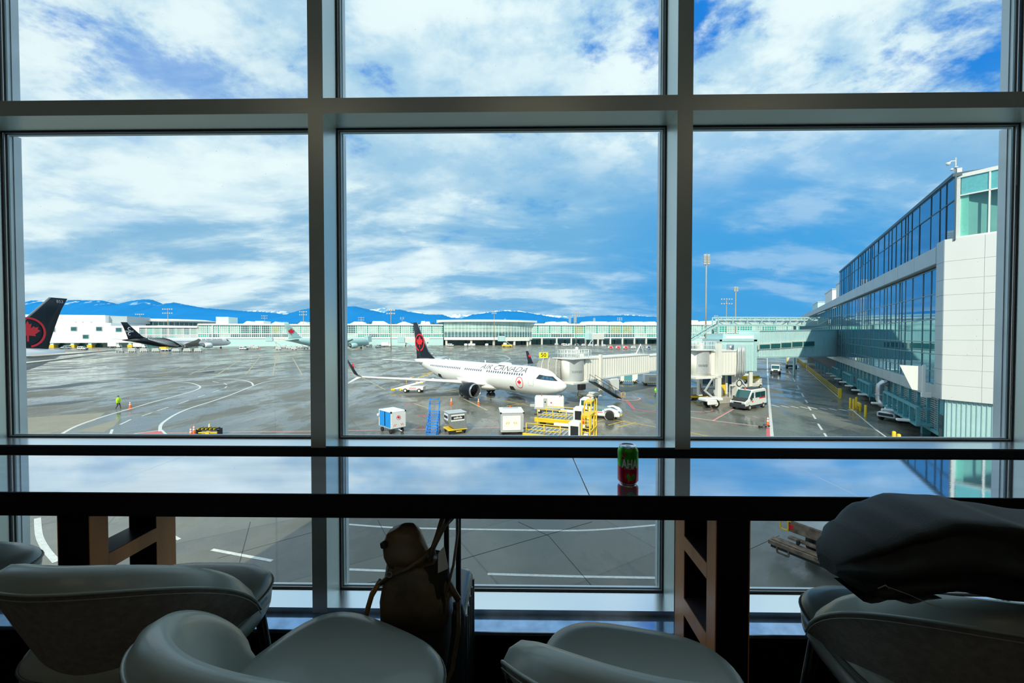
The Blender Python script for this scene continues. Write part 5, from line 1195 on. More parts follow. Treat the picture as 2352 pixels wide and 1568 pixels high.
for x in (.9, 2.6): w = MB().lathe([(.25, -.15), (.5, -.15), (.5, .15), (.25, .15)], 18, (x, 2.2, .5), ax='x', caps=True).build('wheel', m_blk2, ct)
# parked suv under the wing
sp = G(2052, 966); suv = thing('parked_suv', 'white sport utility vehicle parked in the dark bay under the wing', 'car', (sp.x+.8, sp.y+.3, AZ), azr(250))
m_suv = M('pale_car_paint', (.62, .68, .76), .2, coat=.6)
m = MB(); side = [(-2.2, .5), (-2.25, 1.0), (-2.0, 1.7), (.55, 1.72), (1.15, 1.15), (2.1, 1.02), (2.28, .8), (2.25, .45)]
m.loft([[(x, y, z) for x, z in side] for y in (-.9, .9)]); m.build('body', m_suv, suv, bevel=.12)
MB().prism([(-1.9, 1.12), (-1.8, 1.6), (.5, 1.62), (.98, 1.15)], -.915, .915, 'xz').build('side_glass', m_vglass, suv); MB().cb(2.2, 2.32, -.7, .7, .65, .95, .03).build('grille', m_dk, suv)
for s in (-1, 1): MB().cb(2.12, 2.3, s*.72-.14, s*.72+.14, .82, .98, .03).build('headlight', m_lgrey, suv)
wheel4(suv, (-1.4, 1.42), .84, .38, m_dk)
# ---- baggage cart with blue curtain
def at(px, py, az_, name, label, cat, group=None): p = G(px, py); return thing(name, label, cat, (p.x, p.y, AZ), azr(az_), group)
bc = at(901, 990, 133, 'baggage_cart', 'white covered baggage cart with open blue curtains and small red leaf emblem', 'cart')
MB().cb(-1.2, 1.2, -.8, .8, .5, .62, .02).build('deck', m_lgrey, bc); MB().cb(-1.25, 1.25, -.85, .85, 2.15, 2.25, .03).build('roof', m_white, bc); MB().cb(1.15, 1.24, -.83, .83, .55, 2.2, .02).build('end_panel', m_white, bc); MB().cb(-1.24, -1.15, -.83, .83, .55, 2.2, .02).build('end_panel', m_white, bc)
for s in (-1, 1):
    for a, b in ((-1.12, -.2), (.05, 1.12)):
        m = MB(); m.loft([[(a+(b-a)*i/12, s*(.80+.04*math.sin(i*1.9)), z) for i in range(13)] for z in (.6, 1.4, 2.15)], closed=False, caps=False, smooth=True); m.build('curtain', m_bluec, bc)
roundel(bc, frame((1.25, 0, 1.6), (0, 1, 0), (0, 0, 1)), .22, m_red, .1)
m = MB()
for y in (-.55, -.38, .38, .55): m.bar((1.245, y, .75), (1.245, y+(.12 if y < 0 else -.12), .98), .05, .01, up=(1, 0, 0))
m.build('reflector_stripes', m_orange, bc); wheel4(bc, (-.85, .85), .65, .22, m_dk, .08); MB().tube((1.2, 0, .4), (1.9, 0, .35), .04, 6).build('tow_bar', m_white, bc)
for s in (-1, 1): MB().cb(-1.3, -1.1, s*.9-.12, s*.9+.12, 1.55, 1.8, .03).build('rubber_corner', m_white, bc)
MB().cb(1.1, 1.27, -.86, -.72, 2.1, 2.27, .02).build('corner_guard', m_dk, bc); MB().cb(1.1, 1.27, .72, .86, 2.1, 2.27, .02).build('corner_guard', m_dk, bc)
# ---- blue rolling ladder
ld_ = at(995, 996, 180, 'rolling_ladder', 'tall blue rolling stair ladder standing between two containers', 'ladder')
m = MB()
for y in (-.5, .5):
    m.tube((.8, y, .05), (-.8, y, 2.2), .05, 6); m.tube((-.8, y, 0), (-.8, y, 3.4), .045, 6); m.tube((.8, y, .0), (-.8, y, .05), .045, 6); m.tube((.8, y, .9), (-.75, y, 3.2), .035, 6); m.tube((.8, y, 0), (.8, y, .95), .035, 6); m.tube((0, y, .1), (0, y, 2.0), .03, 6)
m.tube((-.8, -.5, 3.4), (-.8, .5, 3.4), .045, 6); m.tube((-.8, -.5, 2.9), (-.8, .5, 2.9), .04, 6); m.build('ladder_frame', m_blue, ld_)
for i in range(9): MB().cb(.72-i*.18, .98-i*.18, -.5, .5, .18+i*.245, .25+i*.245, .01).build('step', m_blue, ld_)
wheel4(ld_, (-.7,), .55, .12, m_dk, .04)
# ---- grey cargo container on dolly
uc_ = at(1045, 992, 150, 'cargo_container', 'grey metal air cargo container with black and white label on a low dolly', 'container')
MB().loft([[(x, -.75, .85), (x, -.95, 1.25), (x, -.95, 2.1), (x, .95, 2.1), (x, .95, .5), (x, -.35, .5)] for x in (-.8, .8)]).build('container_shell', m_grey and M('aluminium_sheet', (.36, .38, .38), .4, .5, var=.1), uc_, bevel=.02)
MB().cb(-.85, .85, -.97, .97, 2.08, 2.14, .02).build('container_roof', m_lgrey, uc_); MB().bx(.805, .82, -.72, .72, 1.30, 1.95).build('label_panel', m_white, uc_); MB().bx(.82, .828, -.70, .70, 1.45, 1.80).build('label_strip', m_dk, uc_)
flat_text('label_text', 'unilode', .30, m_white, uc_, frame((.832, 0, 1.63), (0, 1, 0), (0, 0, 1)), bold=.012)
MB().cb(-.9, .9, -1.0, 1.0, .38, .48, .03).build('dolly_deck', m_yel, uc_); wheel4(uc_, (-.6, .6), .8, .17, m_dk, .07); MB().cb(.9, 1.1, -.8, .8, .25, .42, .03).build('dolly_bumper', m_dk, uc_); MB().bx(1.1, 1.12, -.3, .3, .28, .38).build('plate', m_yel, uc_)
MB().bx(-.6, .6, -.965, -.955, 1.35, 2.0).build('side_label', m_white, uc_); MB().bx(-.5, .5, -.975, -.965, 1.55, 1.8).build('side_strip', m_dk, uc_)
# ---- white container
wc = at(1174, 992, 174, 'ground_unit_box', 'tall white equipment box with white roof hatch and yellow chevrons', 'equipment box')
MB().cb(-1.3, 1.3, -1.15, 1.15, .3, 2.2, .03).build('box_body', m_lgrey, wc); MB().cb(-1.35, 1.35, -1.2, 1.2, 2.2, 2.32, .03).build('box_roof', m_white, wc); MB().cb(1.3, 1.36, -.95, .85, .5, 1.95, .02).build('white_door', m_white, wc)
m = MB()
for y, s in ((-.6, 1), (-.4, 1), (.25, -1), (.45, -1)): m.bar((1.375, y, 1.15), (1.375, y+.12*s, 1.35), .07, .01, up=(1, 0, 0))
m.build('chevrons', m_yel, wc); MB().lathe([(.09, 2.3), (.09, 2.45), (.01, 2.48)], 10, (-1.0, .0, 0)).build('beacon', m_orange, wc); MB().cb(-1.2, -.4, -.8, .8, 2.32, 2.36, .01).build('roof_hatch', m_lgrey, wc); wheel4(wc, (-.9, .9), .9, .2, m_dk, .07)
MB().cb(1.2, 1.38, -1.22, -1.05, 2.15, 2.3, .02).build('corner_guard', m_dk, wc); MB().cb(1.2, 1.38, 1.05, 1.22, 2.15, 2.3, .02).build('corner_guard', m_dk, wc)
# ---- generator trailer
gp = at(1262, 945, 96, 'generator_trailer', 'white ground power generator trailer with grey door stripe and red leaf dot', 'trailer')
MB().cb(-1.85, 1.85, -.85, .85, .62, 2.0, .10).build('housing', m_white, gp); MB().cb(-1.9, 1.9, -.9, .9, .42, .72, .04).build('chassis', m_lgrey, gp); MB().cb(-.75, -.25, -.88, -.84, .7, 1.85, .01).build('grey_door', m_lgrey, gp); MB().cb(-1.78, -.8, -.87, -.85, .8, 1.8, .01).build('door_panel', m_white, gp); MB().cb(-.2, 1.3, -.87, -.85, .8, 1.8, .01).build('door_panel', m_white, gp)
MB().lathe([(.1, -.89), (.01, -.9)], 12, (.25, 0, 1.3), ax='y').build('leaf_dot', m_red, gp); MB().cb(-.62, -.42, -.9, -.86, 1.3, 1.45, .01).build('latch', m_dk, gp)
MB().cb(1.85, 1.88, -.2, .2, 1.1, 1.8, .01).build('orange_panel', m_orange, gp); wheel4(gp, (-1.3, 1.3), .8, .27, m_white2, .1); MB().cb(-2.5, -1.9, -.3, .3, .6, .9, .04).build('tool_box', m_lgrey, gp)
MB().tube((-1.0, 0, 2.0), (-1.0, 0, 2.3), .05, 6).build('aerial', m_red, gp); MB().tube((1.5, 0, 2.0), (1.5, 0, 2.25), .06, 6).build('exhaust', m_dk, gp); MB().lathe([(.08, 1.95), (.08, 2.1), (.01, 2.12)], 8, (1.3, -.5, 0)).build('beacon', m_orange, gp)
# ---- pushback tug
tg = at(1378, 957, 112, 'pushback_tug', 'white pushback tug with grey bonnet and big black wheels beside the yellow loaders', 'tug')
m_tg = M('tug_blue_grey', (.14, .24, .28), .4, var=.05)
m = MB(); side = [(-2.4, .35), (-2.4, 1.05), (2.2, .95), (2.5, .75), (2.5, .35)]
m.loft([[(x, y, z) for x, z in side] for y in (-1.3, 1.3)]); m.build('hull', m_white, tg, bevel=.12)
MB().loft([[(-.6, y, 1.02), (-.6, y, 1.32), (1.6, y, 1.08), (2.1, y, .93)] for y in (-.65, .65)]).build('bonnet', m_tg, tg, bevel=.03); MB().cb(-.9, .5, -1.31, -1.28, .95, 1.2, .01).build('side_grey_panel', m_tg, tg)
MB().loft([[(-2.35, y*1.15, 1.0), (-.65, y*1.15, 1.0), (-.75, y, 1.35), (-.95, y, 2.2), (-2.2, y, 2.2)] for y in (-1, 1)]).build('cab', m_white, tg, bevel=.06)
MB().loft([[(-.74, y, 1.36), (-.92, y, 2.05), (-.89, y, 2.06), (-.70, y, 1.37)] for y in (-.85, .85)]).build('windscreen', m_vglass, tg)
for s in (-1, 1):
    MB().prism([(-2.05, 1.45), (-2.05, 2.05), (-1.55, 2.05), (-1.5, 1.45)], s*1.06, s*1.10, 'xz').build('cab_window', m_vglass, tg); MB().prism([(-1.35, 1.45), (-1.35, 2.05), (-1.0, 2.05), (-.9, 1.45)], s*1.06, s*1.10, 'xz').build('cab_window', m_vglass, tg)
    MB().lathe([(.62, -.45), (.66, 0), (.62, .12)], 16, (1.35, s*1.05, .58), ax='y').build('mudguard', m_white, tg)
    MB().loft([[(.7, s*.75, .9), (.7, s*1.3, .9), (.7, s*1.25, 1.2), (.7, s*.8, 1.2)], [(1.4, s*.7, .9), (1.4, s*1.32, .9), (1.4, s*1.25, 1.32), (1.4, s*.8, 1.32)], [(2.1, s*.7, .8), (2.1, s*1.3, .8), (2.1, s*1.2, 1.12), (2.1, s*.8, 1.12)], [(2.45, s*.75, .7), (2.45, s*1.2, .7), (2.45, s*1.15, .85), (2.45, s*.8, .85)]], smooth=True).build('front_wing', m_white, tg)
    MB().cb(2.2, 2.5, s*1.0-.18, s*1.0+.18, .82, .98, .03).build('headlight', m_tg, tg)
wheel4(tg, (-1.5, 1.35), 1.18, .52, m_dk, .2); MB().cb(2.45, 2.6, -.4, .4, .35, .5, .02).build('tow_hook_plate', m_yel, tg)
m = MB(); [m.bx(-.8+i*.2, -.68+i*.2, -1.325, -1.31, .75, .87) for i in range(7)]; m.build('red_lettering', m_red, tg); MB().lathe([(.1, 2.2), (.1, 2.35), (.01, 2.38)], 8, (-1.2, 0, 0)).build('beacon', m_orange, tg)
MB().cb(-2.45, -2.38, -.3, .3, .5, .8, .02).build('rear_hitch', m_dk, tg)
# ---- belt loader
bl = at(950, 900, 92, 'belt_loader', 'yellow and white belt loader sloping up under the airliner wing', 'belt loader')
MB().cb(-1.9, 1.9, -.85, .85, .45, 1.05, .06).build('body', m_white, bl); wheel4(bl, (-1.2, 1.2), .8, .36, m_white2, .13)
m = MB(); m.bar((-3.6, .35, .45), (3.6, .35, 2.35), .95, .3); m.build('conveyor_frame', m_white, bl); m = MB(); m.bar((-3.7, .35, .62), (3.7, .35, 2.55), .8, .05); m.build('belt', m_dk, bl)
m = MB(); m.tube((-1.2, -.2, 1.5), (-1.2, -.2, 2.2), .05, 6); m.tube((-1.2, -.2, 2.2), (.2, -.2, 2.7), .05, 6); m.tube((.9, -.2, 2.0), (.9, -.2, 2.6), .05, 6); m.tube((.9, -.2, 2.5), (3.1, -.2, 3.1), .05, 6); m.tube((1.3, .9, 2.9), (3.4, .9, 3.4), .05, 6); m.build('yellow_rails', m_yel, bl)
MB().cb(-3.9, -3.2, -.3, .9, .25, .6, .05).build('yellow_nose', m_yel, bl); MB().cb(-2.2, -1.9, -.8, .0, .3, .7, .04).build('yellow_bumper', m_yel, bl); MB().cb(.4, 1.7, -.1, .2, 1.5, 1.8, .04).build('yellow_beam', m_yel, bl)
m = MB(); [m.bx(-.5+i*.2, -.38+i*.2, -.87, -.855, .7, .85) for i in range(6)]; m.build('red_lettering', m_red, bl)
# ---- container loaders (two)
def loader(px, py, az_, label):
    t = at(px, py, az_, 'container_loader', label, 'cargo loader', None)
    MB().cb(-2.9, 1.2, -1.5, 1.5, .75, .95, .04).build('deck_frame', m_grey, t)
    for k_ in range(9): MB().bar((-2.7+k_*.43, -1.2, .99), (-2.7+k_*.43, 1.2, .99), .12, .06).build('roller', m_lgrey, t)
    MB().cb(-2.95, 1.3, -1.62, -1.48, .5, .98, .03).build('yellow_side_beam', m_yel, t); MB().cb(-2.95, 1.3, 1.48, 1.62, .5, .98, .03).build('yellow_side_beam', m_yel, t)
    m = MB()
    for x in (-2.6, -.9, .6): m.tube((x, -1.55, .95), (x, -1.55, 1.9), .05, 6)
    for z in (1.35, 1.9): m.tube((-2.6, -1.55, z), (.6, -1.55, z), .05, 6)
    for x in (-2.6, .6): m.tube((x, 1.55, .95), (x, 1.55, 1.7), .05, 6)
    m.tube((-2.6, 1.55, 1.7), (.6, 1.55, 1.7), .05, 6); m.build('guard_rail', m_yel, t)
    MB().cb(1.3, 2.3, -1.5, -.2, .6, 2.3, .06).build('engine_cabinet', m_white, t); MB().cb(1.5, 2.2, -1.53, -1.5, .8, 2.0, .01).build('cabinet_grille', m_dk, t); MB().cb(1.2, 3.2, -1.5, 1.5, .45, .65, .04).build('front_platform', m_white, t)
    m = MB()
    for x, y in ((2.5, -1.5), (3.2, -1.5), (2.5, .2), (3.2, .2), (3.2, 1.4)): m.bx(x-.06, x+.06, y-.06, y+.06, .3, 3.0)
    for i in range(8): m.bx(2.5, 3.2, -1.53, -1.47, .6+i*.32, .66+i*.32)
    m.bx(2.45, 3.25, -1.55, .25, 2.95, 3.05); m.bx(3.14, 3.26, -1.5, 1.4, 1.5, 1.6); m.build('lift_mast', m_yel, t)
    MB().lathe([(.15, -.05), (.26, 0), (.15, .05)], 12, (2.85, -.6, 1.6), ax='y').build('hose_reel', m_dk, t); MB().cb(2.6, 3.0, -1.3, -.9, .7, 1.4, .03).build('control_seat', m_white, t); MB().lathe([(.12, .65), (.12, 1.2), (.03, 1.3)], 10, (2.4, -1.7, 0)).build('extinguisher', m_red, t)
    MB().bar((-2.9, .9, .9), (-3.8, .9, .8), .3, .08).build('tail_flap', m_dk, t); m = MB(); m.bar((-2.6, -1.2, .6), (1.0, -1.2, .25), .12, .12); m.bar((-2.6, -1.2, .25), (1.0, -1.2, .6), .12, .12); m.build('scissor_lift', m_white, t)
    MB().cb(-1.0, 2.5, 1.7, 2.0, 1.1, 1.4, .05).build('white_rail_beam', m_white, t); wheel4(t, (-2.1, 2.0), 1.2, .35, m_dk, .12); return t
loader(1297, 977, 112, 'yellow container loader behind, nearer the white tug')
loader(1283, 1016, 112, 'yellow container loader in front, its bottom cut by the window sill')
# ---- cones
def cone(px, py, label, h=.92, mat=m_orange, grp=None, stripes=True):
    p = G(px, py); t = thing('traffic_cone', label, 'cone', (p.x, p.y, AZ), rnd.uniform(0, 3), grp)
    MB().cb(-.2, .2, -.2, .2, 0, .04, .01).build('base', mat, t); MB().lathe([(.16, .04), (.04, h), (.01, h)], 16).build('cone_body', mat, t)
    if stripes:
        for a, b in ((.48, .62), (.72, .88)): MB().lathe([(.178-.125*a, h*a), (.178-.125*b, h*b)], 16).build('white_collar', m_white, t)
    return t
cone(299, 937, 'orange cone beside the walking worker in the yellow jacket')
cone(438.6, 1003, 'front left orange cone of the pair beside the chock rack')
cone(446, 997, 'back right orange cone of the pair beside the chock rack')
cone(797, 930, 'orange cone at the left edge of the middle pane')
cone(1036.5, 928, 'orange cone under the airliner wing, left of the engine')
cone(1099, 929, 'orange cone in front of the airliner engine')
cone(1763.5, 978, 'orange cone on a weight by the white road line at right', 1.05)
cone(481, 990, 'small amber cone behind the chock rack', .8, m_yel)
for px, py in ((504, 803), (518, 805), (597, 801), (597.5, 800), (614, 800), (820, 801), (1033, 802), (183, 804), (226, 804)): cone(px, py, 'tiny far orange cone on the apron near the concourse', 1.3, m_orange, 'far cones by the concourse', False)
MB().cb(-.5, .5, -.35, .35, 0, .12, .03)
ck = at(481, 999, 90, 'chock_rack', 'black and yellow rack of wheel chocks beside two orange cones', 'rack')
m = MB(); m.bx(-1.1, 1.1, -.3, -.25, .5, .62); m.bx(-1.1, 1.1, .25, .3, .55, .67); m.bx(-1.1, -1.0, -.3, .3, 0, .6); m.bx(1.0, 1.1, -.3, .3, 0, .6); m.build('rack_frame', m_dk, ck); MB().cb(-1.0, 1.0, -.2, .2, .2, .32, .03).build('yellow_bar', m_yel, ck); MB().cb(-.2, .2, -.32, -.2, .0, .35, .03).build('yellow_box', m_yel, ck)
for i in range(10): MB().prism([(-1.0+i*.2, .62), (-.9+i*.2, .62), (-.95+i*.2, .76)], -.3, .3, 'xz').build('chock', m_dk if i % 2 else m_yel, ck)
wt = at(1757, 980, 60, 'cable_weight', 'black coiled cable lying at the foot of the right orange cone', 'cable'); MB().path([(-.9+.18*i, .25*math.sin(i*1.3), .1+.05*math.cos(i*2)) for i in range(9)], .08, 6).build('coil', m_dk, wt); MB().cb(-.5, .3, -.2, .2, 0, .15, .03).build('weight', m_grey, wt)
# ---- people on the apron
def person(label, px, py, az_, walk=1., jacket=None, trousers=None):
    p = G(px, py); t = thing('person', label, 'person', (p.x, p.y, AZ), azr(az_))
    V = [(0, 0, .95), (0, 0, 1.15), (0, 0, 1.42), (0, 0, 1.52), (0, .17, 1.43), (.08, .23, 1.15), (.32, .2, 1.12), (0, -.17, 1.43), (.05, -.24, 1.15), (.28, -.2, 1.08), (.0, .09, .92), (.12*walk, .10, .5), (.12*walk+.1, .10, .08), (.30, .11, .05), (0, -.09, .92), (.02, -.10, .5), (-.28*walk, -.10, .1), (-.12*walk-.05, -.11, .04)]
    E_ = [(0, 1), (1, 2), (2, 3), (2, 4), (4, 5), (5, 6), (2, 7), (7, 8), (8, 9), (0, 10), (10, 11), (11, 12), (12, 13), (0, 14), (14, 15), (15, 16), (16, 17)]
    rad = [.15, .14, .15, .06, .07, .055, .035, .07, .055, .035, .10, .07, .045, .04, .10, .07, .045, .04]
    me = bpy.data.meshes.new('body'); me.from_pydata(V, E_, []); me.materials.append(trousers); o = bpy.data.objects.new('body', me); COL.objects.link(o); o.parent = t
    sk = o.modifiers.new('skin', 'SKIN'); sk.use_smooth_shade = True
    for i, r_ in enumerate(rad): me.skin_vertices[0].data[i].radius = (r_, r_)
    me.skin_vertices[0].data[0].use_root = True; ss = o.modifiers.new('sub', 'SUBSURF'); ss.levels = 1; ss.render_levels = 1
    MB().loft([[(r_*.75*math.cos(a*math.pi/6), r_*1.05*math.sin(a*math.pi/6), z) for a in range(12)] for z, r_ in ((.78, .21), (1.0, .22), (1.2, .22), (1.4, .24), (1.50, .14), (1.54, .08))], smooth=True).build('jacket', jacket, t)
    m = MB()
    for s, i in ((1, 4), (-1, 7)): m.path([V[i], V[i+1], Vector(V[i+1]).lerp(Vector(V[i+2]), .8)], [.09, .075, .055], 8)
    m.build('sleeves', jacket, t)
    MB().lathe([(.01, 1.50), (.07, 1.53), (.095, 1.60), (.10, 1.68), (.075, 1.75), (.01, 1.78)], 12).build('head', MATS['skin'], t); MB().lathe([(.105, 1.66), (.105, 1.72), (.08, 1.78), (.01, 1.80)], 12, (-.01, 0, 0)).build('cap', m_dk, t)
    MB().cb(.09, .12, -.02, .02, 1.60, 1.64, .005).build('nose', MATS['skin'], t); return t
m_hv = M('hi_vis_yellow', (.55, .88, .02), .7, var=.05); m_hg = M('hi_vis_green', (.25, .85, .06), .7, var=.05); m_tr = M('dark_trousers', (.05, .06, .08), .9)
person('worker in a bright yellow jacket and dark trousers walking on the open apron', 272, 939, 95, 1., m_hv, m_tr)
person('worker in a green vest half hidden at the right edge of the middle pane', 1507, 913, 170, .3, m_hg, m_tr)
# ---- equipment under and behind the second bridge
pc = at(1620, 918, 100, 'power_cart', 'grey generator cart parked under the unused jet bridge', 'cart'); MB().cb(-2.3, 2.3, -.9, .9, .7, 2.0, .1).build('housing', m_grey, pc); MB().cb(-2.4, 2.4, -1, 1, .4, .7, .05).build('base', m_yel, pc); MB().cb(-2.0, -.1, -.93, -.9, .9, 1.8, .01).build('door_panel', m_lgrey, pc); MB().cb(.1, 2.0, -.93, -.9, .9, 1.8, .01).build('door_panel', m_lgrey, pc); wheel4(pc, (-1.6, 1.6), .8, .3, m_dk, .1)
yp = at(1661, 903, 100, 'yellow_pedestal', 'yellow box pedestal behind the concrete plinth', 'pedestal'); MB().cb(-.5, .5, -.5, .5, 0, 1.5, .05).build('pedestal_box', m_yel, yp); MB().tube((0, 0, 1.5), (0, 0, 4), .25, 10).build('grey_pipe', m_grey, yp); MB().cb(-.52, -.5, -.2, .2, .5, 1.0, .01).build('notice', m_dk, yp)
yt = at(1722, 893, 60, 'platform_truck', 'small white truck with raised yellow platform behind the teal box legs', 'truck'); MB().cb(-2.2, 2.2, -1, 1, .5, 1.1, .06).build('chassis', m_white, yt); MB().cb(-2.4, 1.2, -1.1, 1.1, 1.9, 2.5, .06).build('yellow_platform', m_yel, yt); MB().cb(1.3, 2.3, -.9, .9, 1.1, 2.2, .08).build('cab', m_white, yt); m = MB(); m.bar((-1.8, 0, 1.1), (.6, 0, 1.9), .2, .15); m.bar((-1.8, 0, 1.9), (.6, 0, 1.1), .2, .15); m.build('scissor', m_dk, yt); wheel4(yt, (-1.5, 1.6), .95, .42, m_lgrey, .14)
bt2 = at(1640, 880, 80, 'equipment_shed', 'dark blue equipment racks in the shadow under the unused jet bridge', 'rack'); MB().cb(-2, 5, -1, 1, 0, 2.8, .05).build('rack_box', M('dark_blue_rack', (.03, .08, .16), .6, var=.4, scale=2), bt2); m = MB(); m.bx(-1.0, -.7, -1.1, -1, 0, 2.6); m.bx(3.6, 4.6, -1.15, -1, .2, 2.6); m.build('yellow_doors', m_yel, bt2)
# ---- dollies with containers behind the bridge
def dolly(px, py, az_, label, contm, n=1, tealp=False):
    t = at(px, py, az_, 'container_dolly', label, 'dolly'); MB().cb(-1.9, 1.9, -1.0, 1.0, .35, .5, .04).build('deck', m_dk, t); wheel4(t, (-1.4, 1.4), .8, .2, m_dk, .07)
    MB().loft([[(-1.7, y, .5), (1.2, y, .5), (1.7, y, 1.0), (1.7, y, 2.1), (-1.7, y, 2.1)] for y in (-.95, .95)]).build('container', contm, t, bevel=.03); MB().cb(-.9, .5, -.98, -.95, .9, 1.6, .01).build('door_panel', m_lgrey, t)
    if tealp: MB().cb(-1.0, .6, -1.0, -.96, .6, 2.12, .01).build('teal_curtain', m_teal, t)
    m = MB(); [m.bx(-1.8+i*.4, -1.6+i*.4, -1.03, -1, .36, .48) for i in range(9)]; m.build('yellow_marks', m_yel, t); return t
dolly(1443, 879, 95, 'white container with teal curtain on a dolly behind the jet bridge', m_white, tealp=True); dolly(1499, 884, 95, 'white container with a blue end on a dolly at the right of the middle pane', m_white)
# ---- guard rails, bollards along the wing
def guard(t0, t1, w, label):
    o = thing('guard_rail', label, 'railing', TW(t0, w, AZ), RZW); ln = t1-t0; n = int(ln/1.6); m = MB()
    for z in (.45, .8, 1.12): m.bx(0, ln, -.04, .04, z-.05, z+.05)
    m.build('rails', M('dull_yellow_rail', (.50, .36, .06), .6), o)
    for i in range(n+1): MB().bx(ln*i/n-.05, ln*i/n+.05, -.05, .05, 0, 1.15).build('post', MATS['dull_yellow_rail'], o)
    MB().cb(-.2, .2, -.2, .2, 0, 1.5, .03).build('end_bollard', m_yel, o)
guard(80, 139, 9.8, 'long yellow guard rail between the service road and the wing')
guard(147, 190, 9.8, 'farther yellow guard rail beyond the link bridge')
for i, (px, py) in enumerate(((1953, 938), (1960.5, 941), (1967, 936), (1988, 957))):
    p = G(px, py); t = thing('bollard', ['leftmost yellow bollard by the silver duct', 'second yellow bollard from the left by the duct', 'third yellow bollard, set back behind the other two', 'single yellow bollard right of the duct foot'][i], 'bollard', (p.x, p.y, AZ)); MB().lathe([(.14, 0), (.14, 1.35), (.10, 1.43), (.01, 1.45)], 14).build('post', m_yel, t)
for i, (px, py) in enumerate(((2053, 1018), (2064, 1025))):
    p = G(px, py); t = thing('bollard', ['taller of two yellow bollards just above the sill at right', 'shorter yellow bollard just above the sill at right'][i], 'bollard', (p.x, p.y, AZ)); MB().lathe([(.15, 0), (.15, 1.05), (.10, 1.12), (.01, 1.14)], 14).build('post', m_yel, t)
bx_ = G(1973, 942); t = thing('barrier_block', 'low yellow barrier block between the bollards', 'barrier', (bx_.x, bx_.y, AZ), RZW); MB().cb(-.9, .9, -.12, .12, .55, 1.0, .03).build('beam', m_yel, t); MB().cb(-.8, -.6, -.1, .1, 0, .6, .02).build('leg', m_yel, t); MB().cb(.6, .8, -.1, .1, 0, .6, .02).build('leg', m_yel, t)
# ---- far vehicles near the concourse
def fcart(px, py, label, grp, roof=m_white2, sidem=m_lgrey, az_=None, L_=3.0):
    t = at(px, py, 80 if az_ is None else az_, 'baggage_cart', label, 'cart', grp); MB().prism([(-L_/2, .4), (-L_/2+.3, 2.0), (L_/2-.3, 2.0), (L_/2, .4)], -.8, .8, 'xz').build('cart_body', roof, t); MB().bx(-L_/2+.4, L_/2-.4, -.86, -.8, .6, 1.8).build('side_curtain', sidem, t); wheel4(t, (-1, 1), .7, .25, m_dk, .1); return t
for px in (276, 305, 332, 359, 405, 431, 456): fcart(px, 808, 'white covered cart in the row before the black and white airliner', 'white carts left of centre', m_white2, m_lgrey, 85, 3.8)
cols3 = [m_red, M('navy_curtain', (.03, .06, .25), .6), m_lgrey]
for i in range(8): fcart(1278+i*15.5, 793+i*.5, 'far baggage cart in the crowded row under the right concourse', 'far carts right, back row', m_white, cols3[(i*2+1) % 3] if i in (1, 3, 5) else m_lgrey, 80)
for i in range(6): fcart(1402+i*17.5, 801, ['far white cart with red side, first of the front row', 'second far cart of the front row, red side', 'third far cart of the front row, red side', 'fourth far cart of the front row, grey side', 'fifth far cart of the front row, navy side', 'last far cart of the front row, navy side'][i], 'far carts right, front row', m_white, [m_red, m_red, m_red, m_lgrey, cols3[1], cols3[1]][i], 80)
for i, (px, py, a, lb) in enumerate(((151, 801, 200, 'white van far off behind the big dark tail fin'), (190, 803, 90, 'white van below the small square windows'), (560, 803, 100, 'white and yellow pickup crossing the far apron'), (848, 797, 190, 'small white van at far left of the middle pane'), (869, 798, 190, 'second far white van left of the tail fin'), (1036, 795, 100, 'white van in front of the curved hall'), (1300, 795, 90, 'white van before the open bays'))): van(lb, G(px, py), a, 5.2, 2.0, 2.2)
for px, py, lb in ((322, 800, 'far white box truck at the foot of the white block'), (264, 799, 'far white box truck left of the covered carts'), (888, 797, 'far box truck by the stairs left of the black fin')): boxtruck(lb, G(px, py), 80)
for i, px in enumerate((578, 588, 640, 652, 664, 676, 690, 703)): fcart(px, 799+(i % 3)*2, 'far white cart in the cluster by the pale green airliner', 'carts by the pale green airliner', m_white, m_lgrey, 80, 3.2)
for i, px in enumerate((1070, 1079, 1088, 1118)):
    t = at(px, 796, 90, 'white_tank', 'small white tank unit under the curved hall', 'tank', 'white tanks under the curved hall'); MB().lathe([(.01, -1.3), (.9, -1.2), (1.1, 0), (.9, 1.2), (.01, 1.3)], 12, (0, 0, 1.5), ax='x').build('tank', m_white, t); MB().bx(-1, 1, -.6, .6, .1, .7).build('cradle', m_grey, t)
ylf = at(1165, 797, 90, 'yellow_lift', 'yellow loader by the far jet bridge under the curved hall', 'loader'); MB().cb(-4, 4, -1.5, 1.5, .6, 2.0, .1).build('body', m_yel, ylf); MB().cb(-3, -1, -1.2, 1.2, 2, 3.4, .1).build('cab', m_white, ylf); wheel4(ylf, (-2.5, 2.5), 1.3, .5, m_dk, .2)
yp2 = at(379, 806, 90, 'yellow_pickup', 'yellow and white service truck under the black tail', 'truck'); MB().cb(-3, 3, -1.2, 1.2, .6, 1.4, .1).build('body', m_white, yp2); MB().cb(-2.6, 1.5, -1, 1, 1.4, 2.5, .1).build('yellow_top', m_yel, yp2); wheel4(yp2, (-2, 2), 1.0, .45, m_dk, .2)
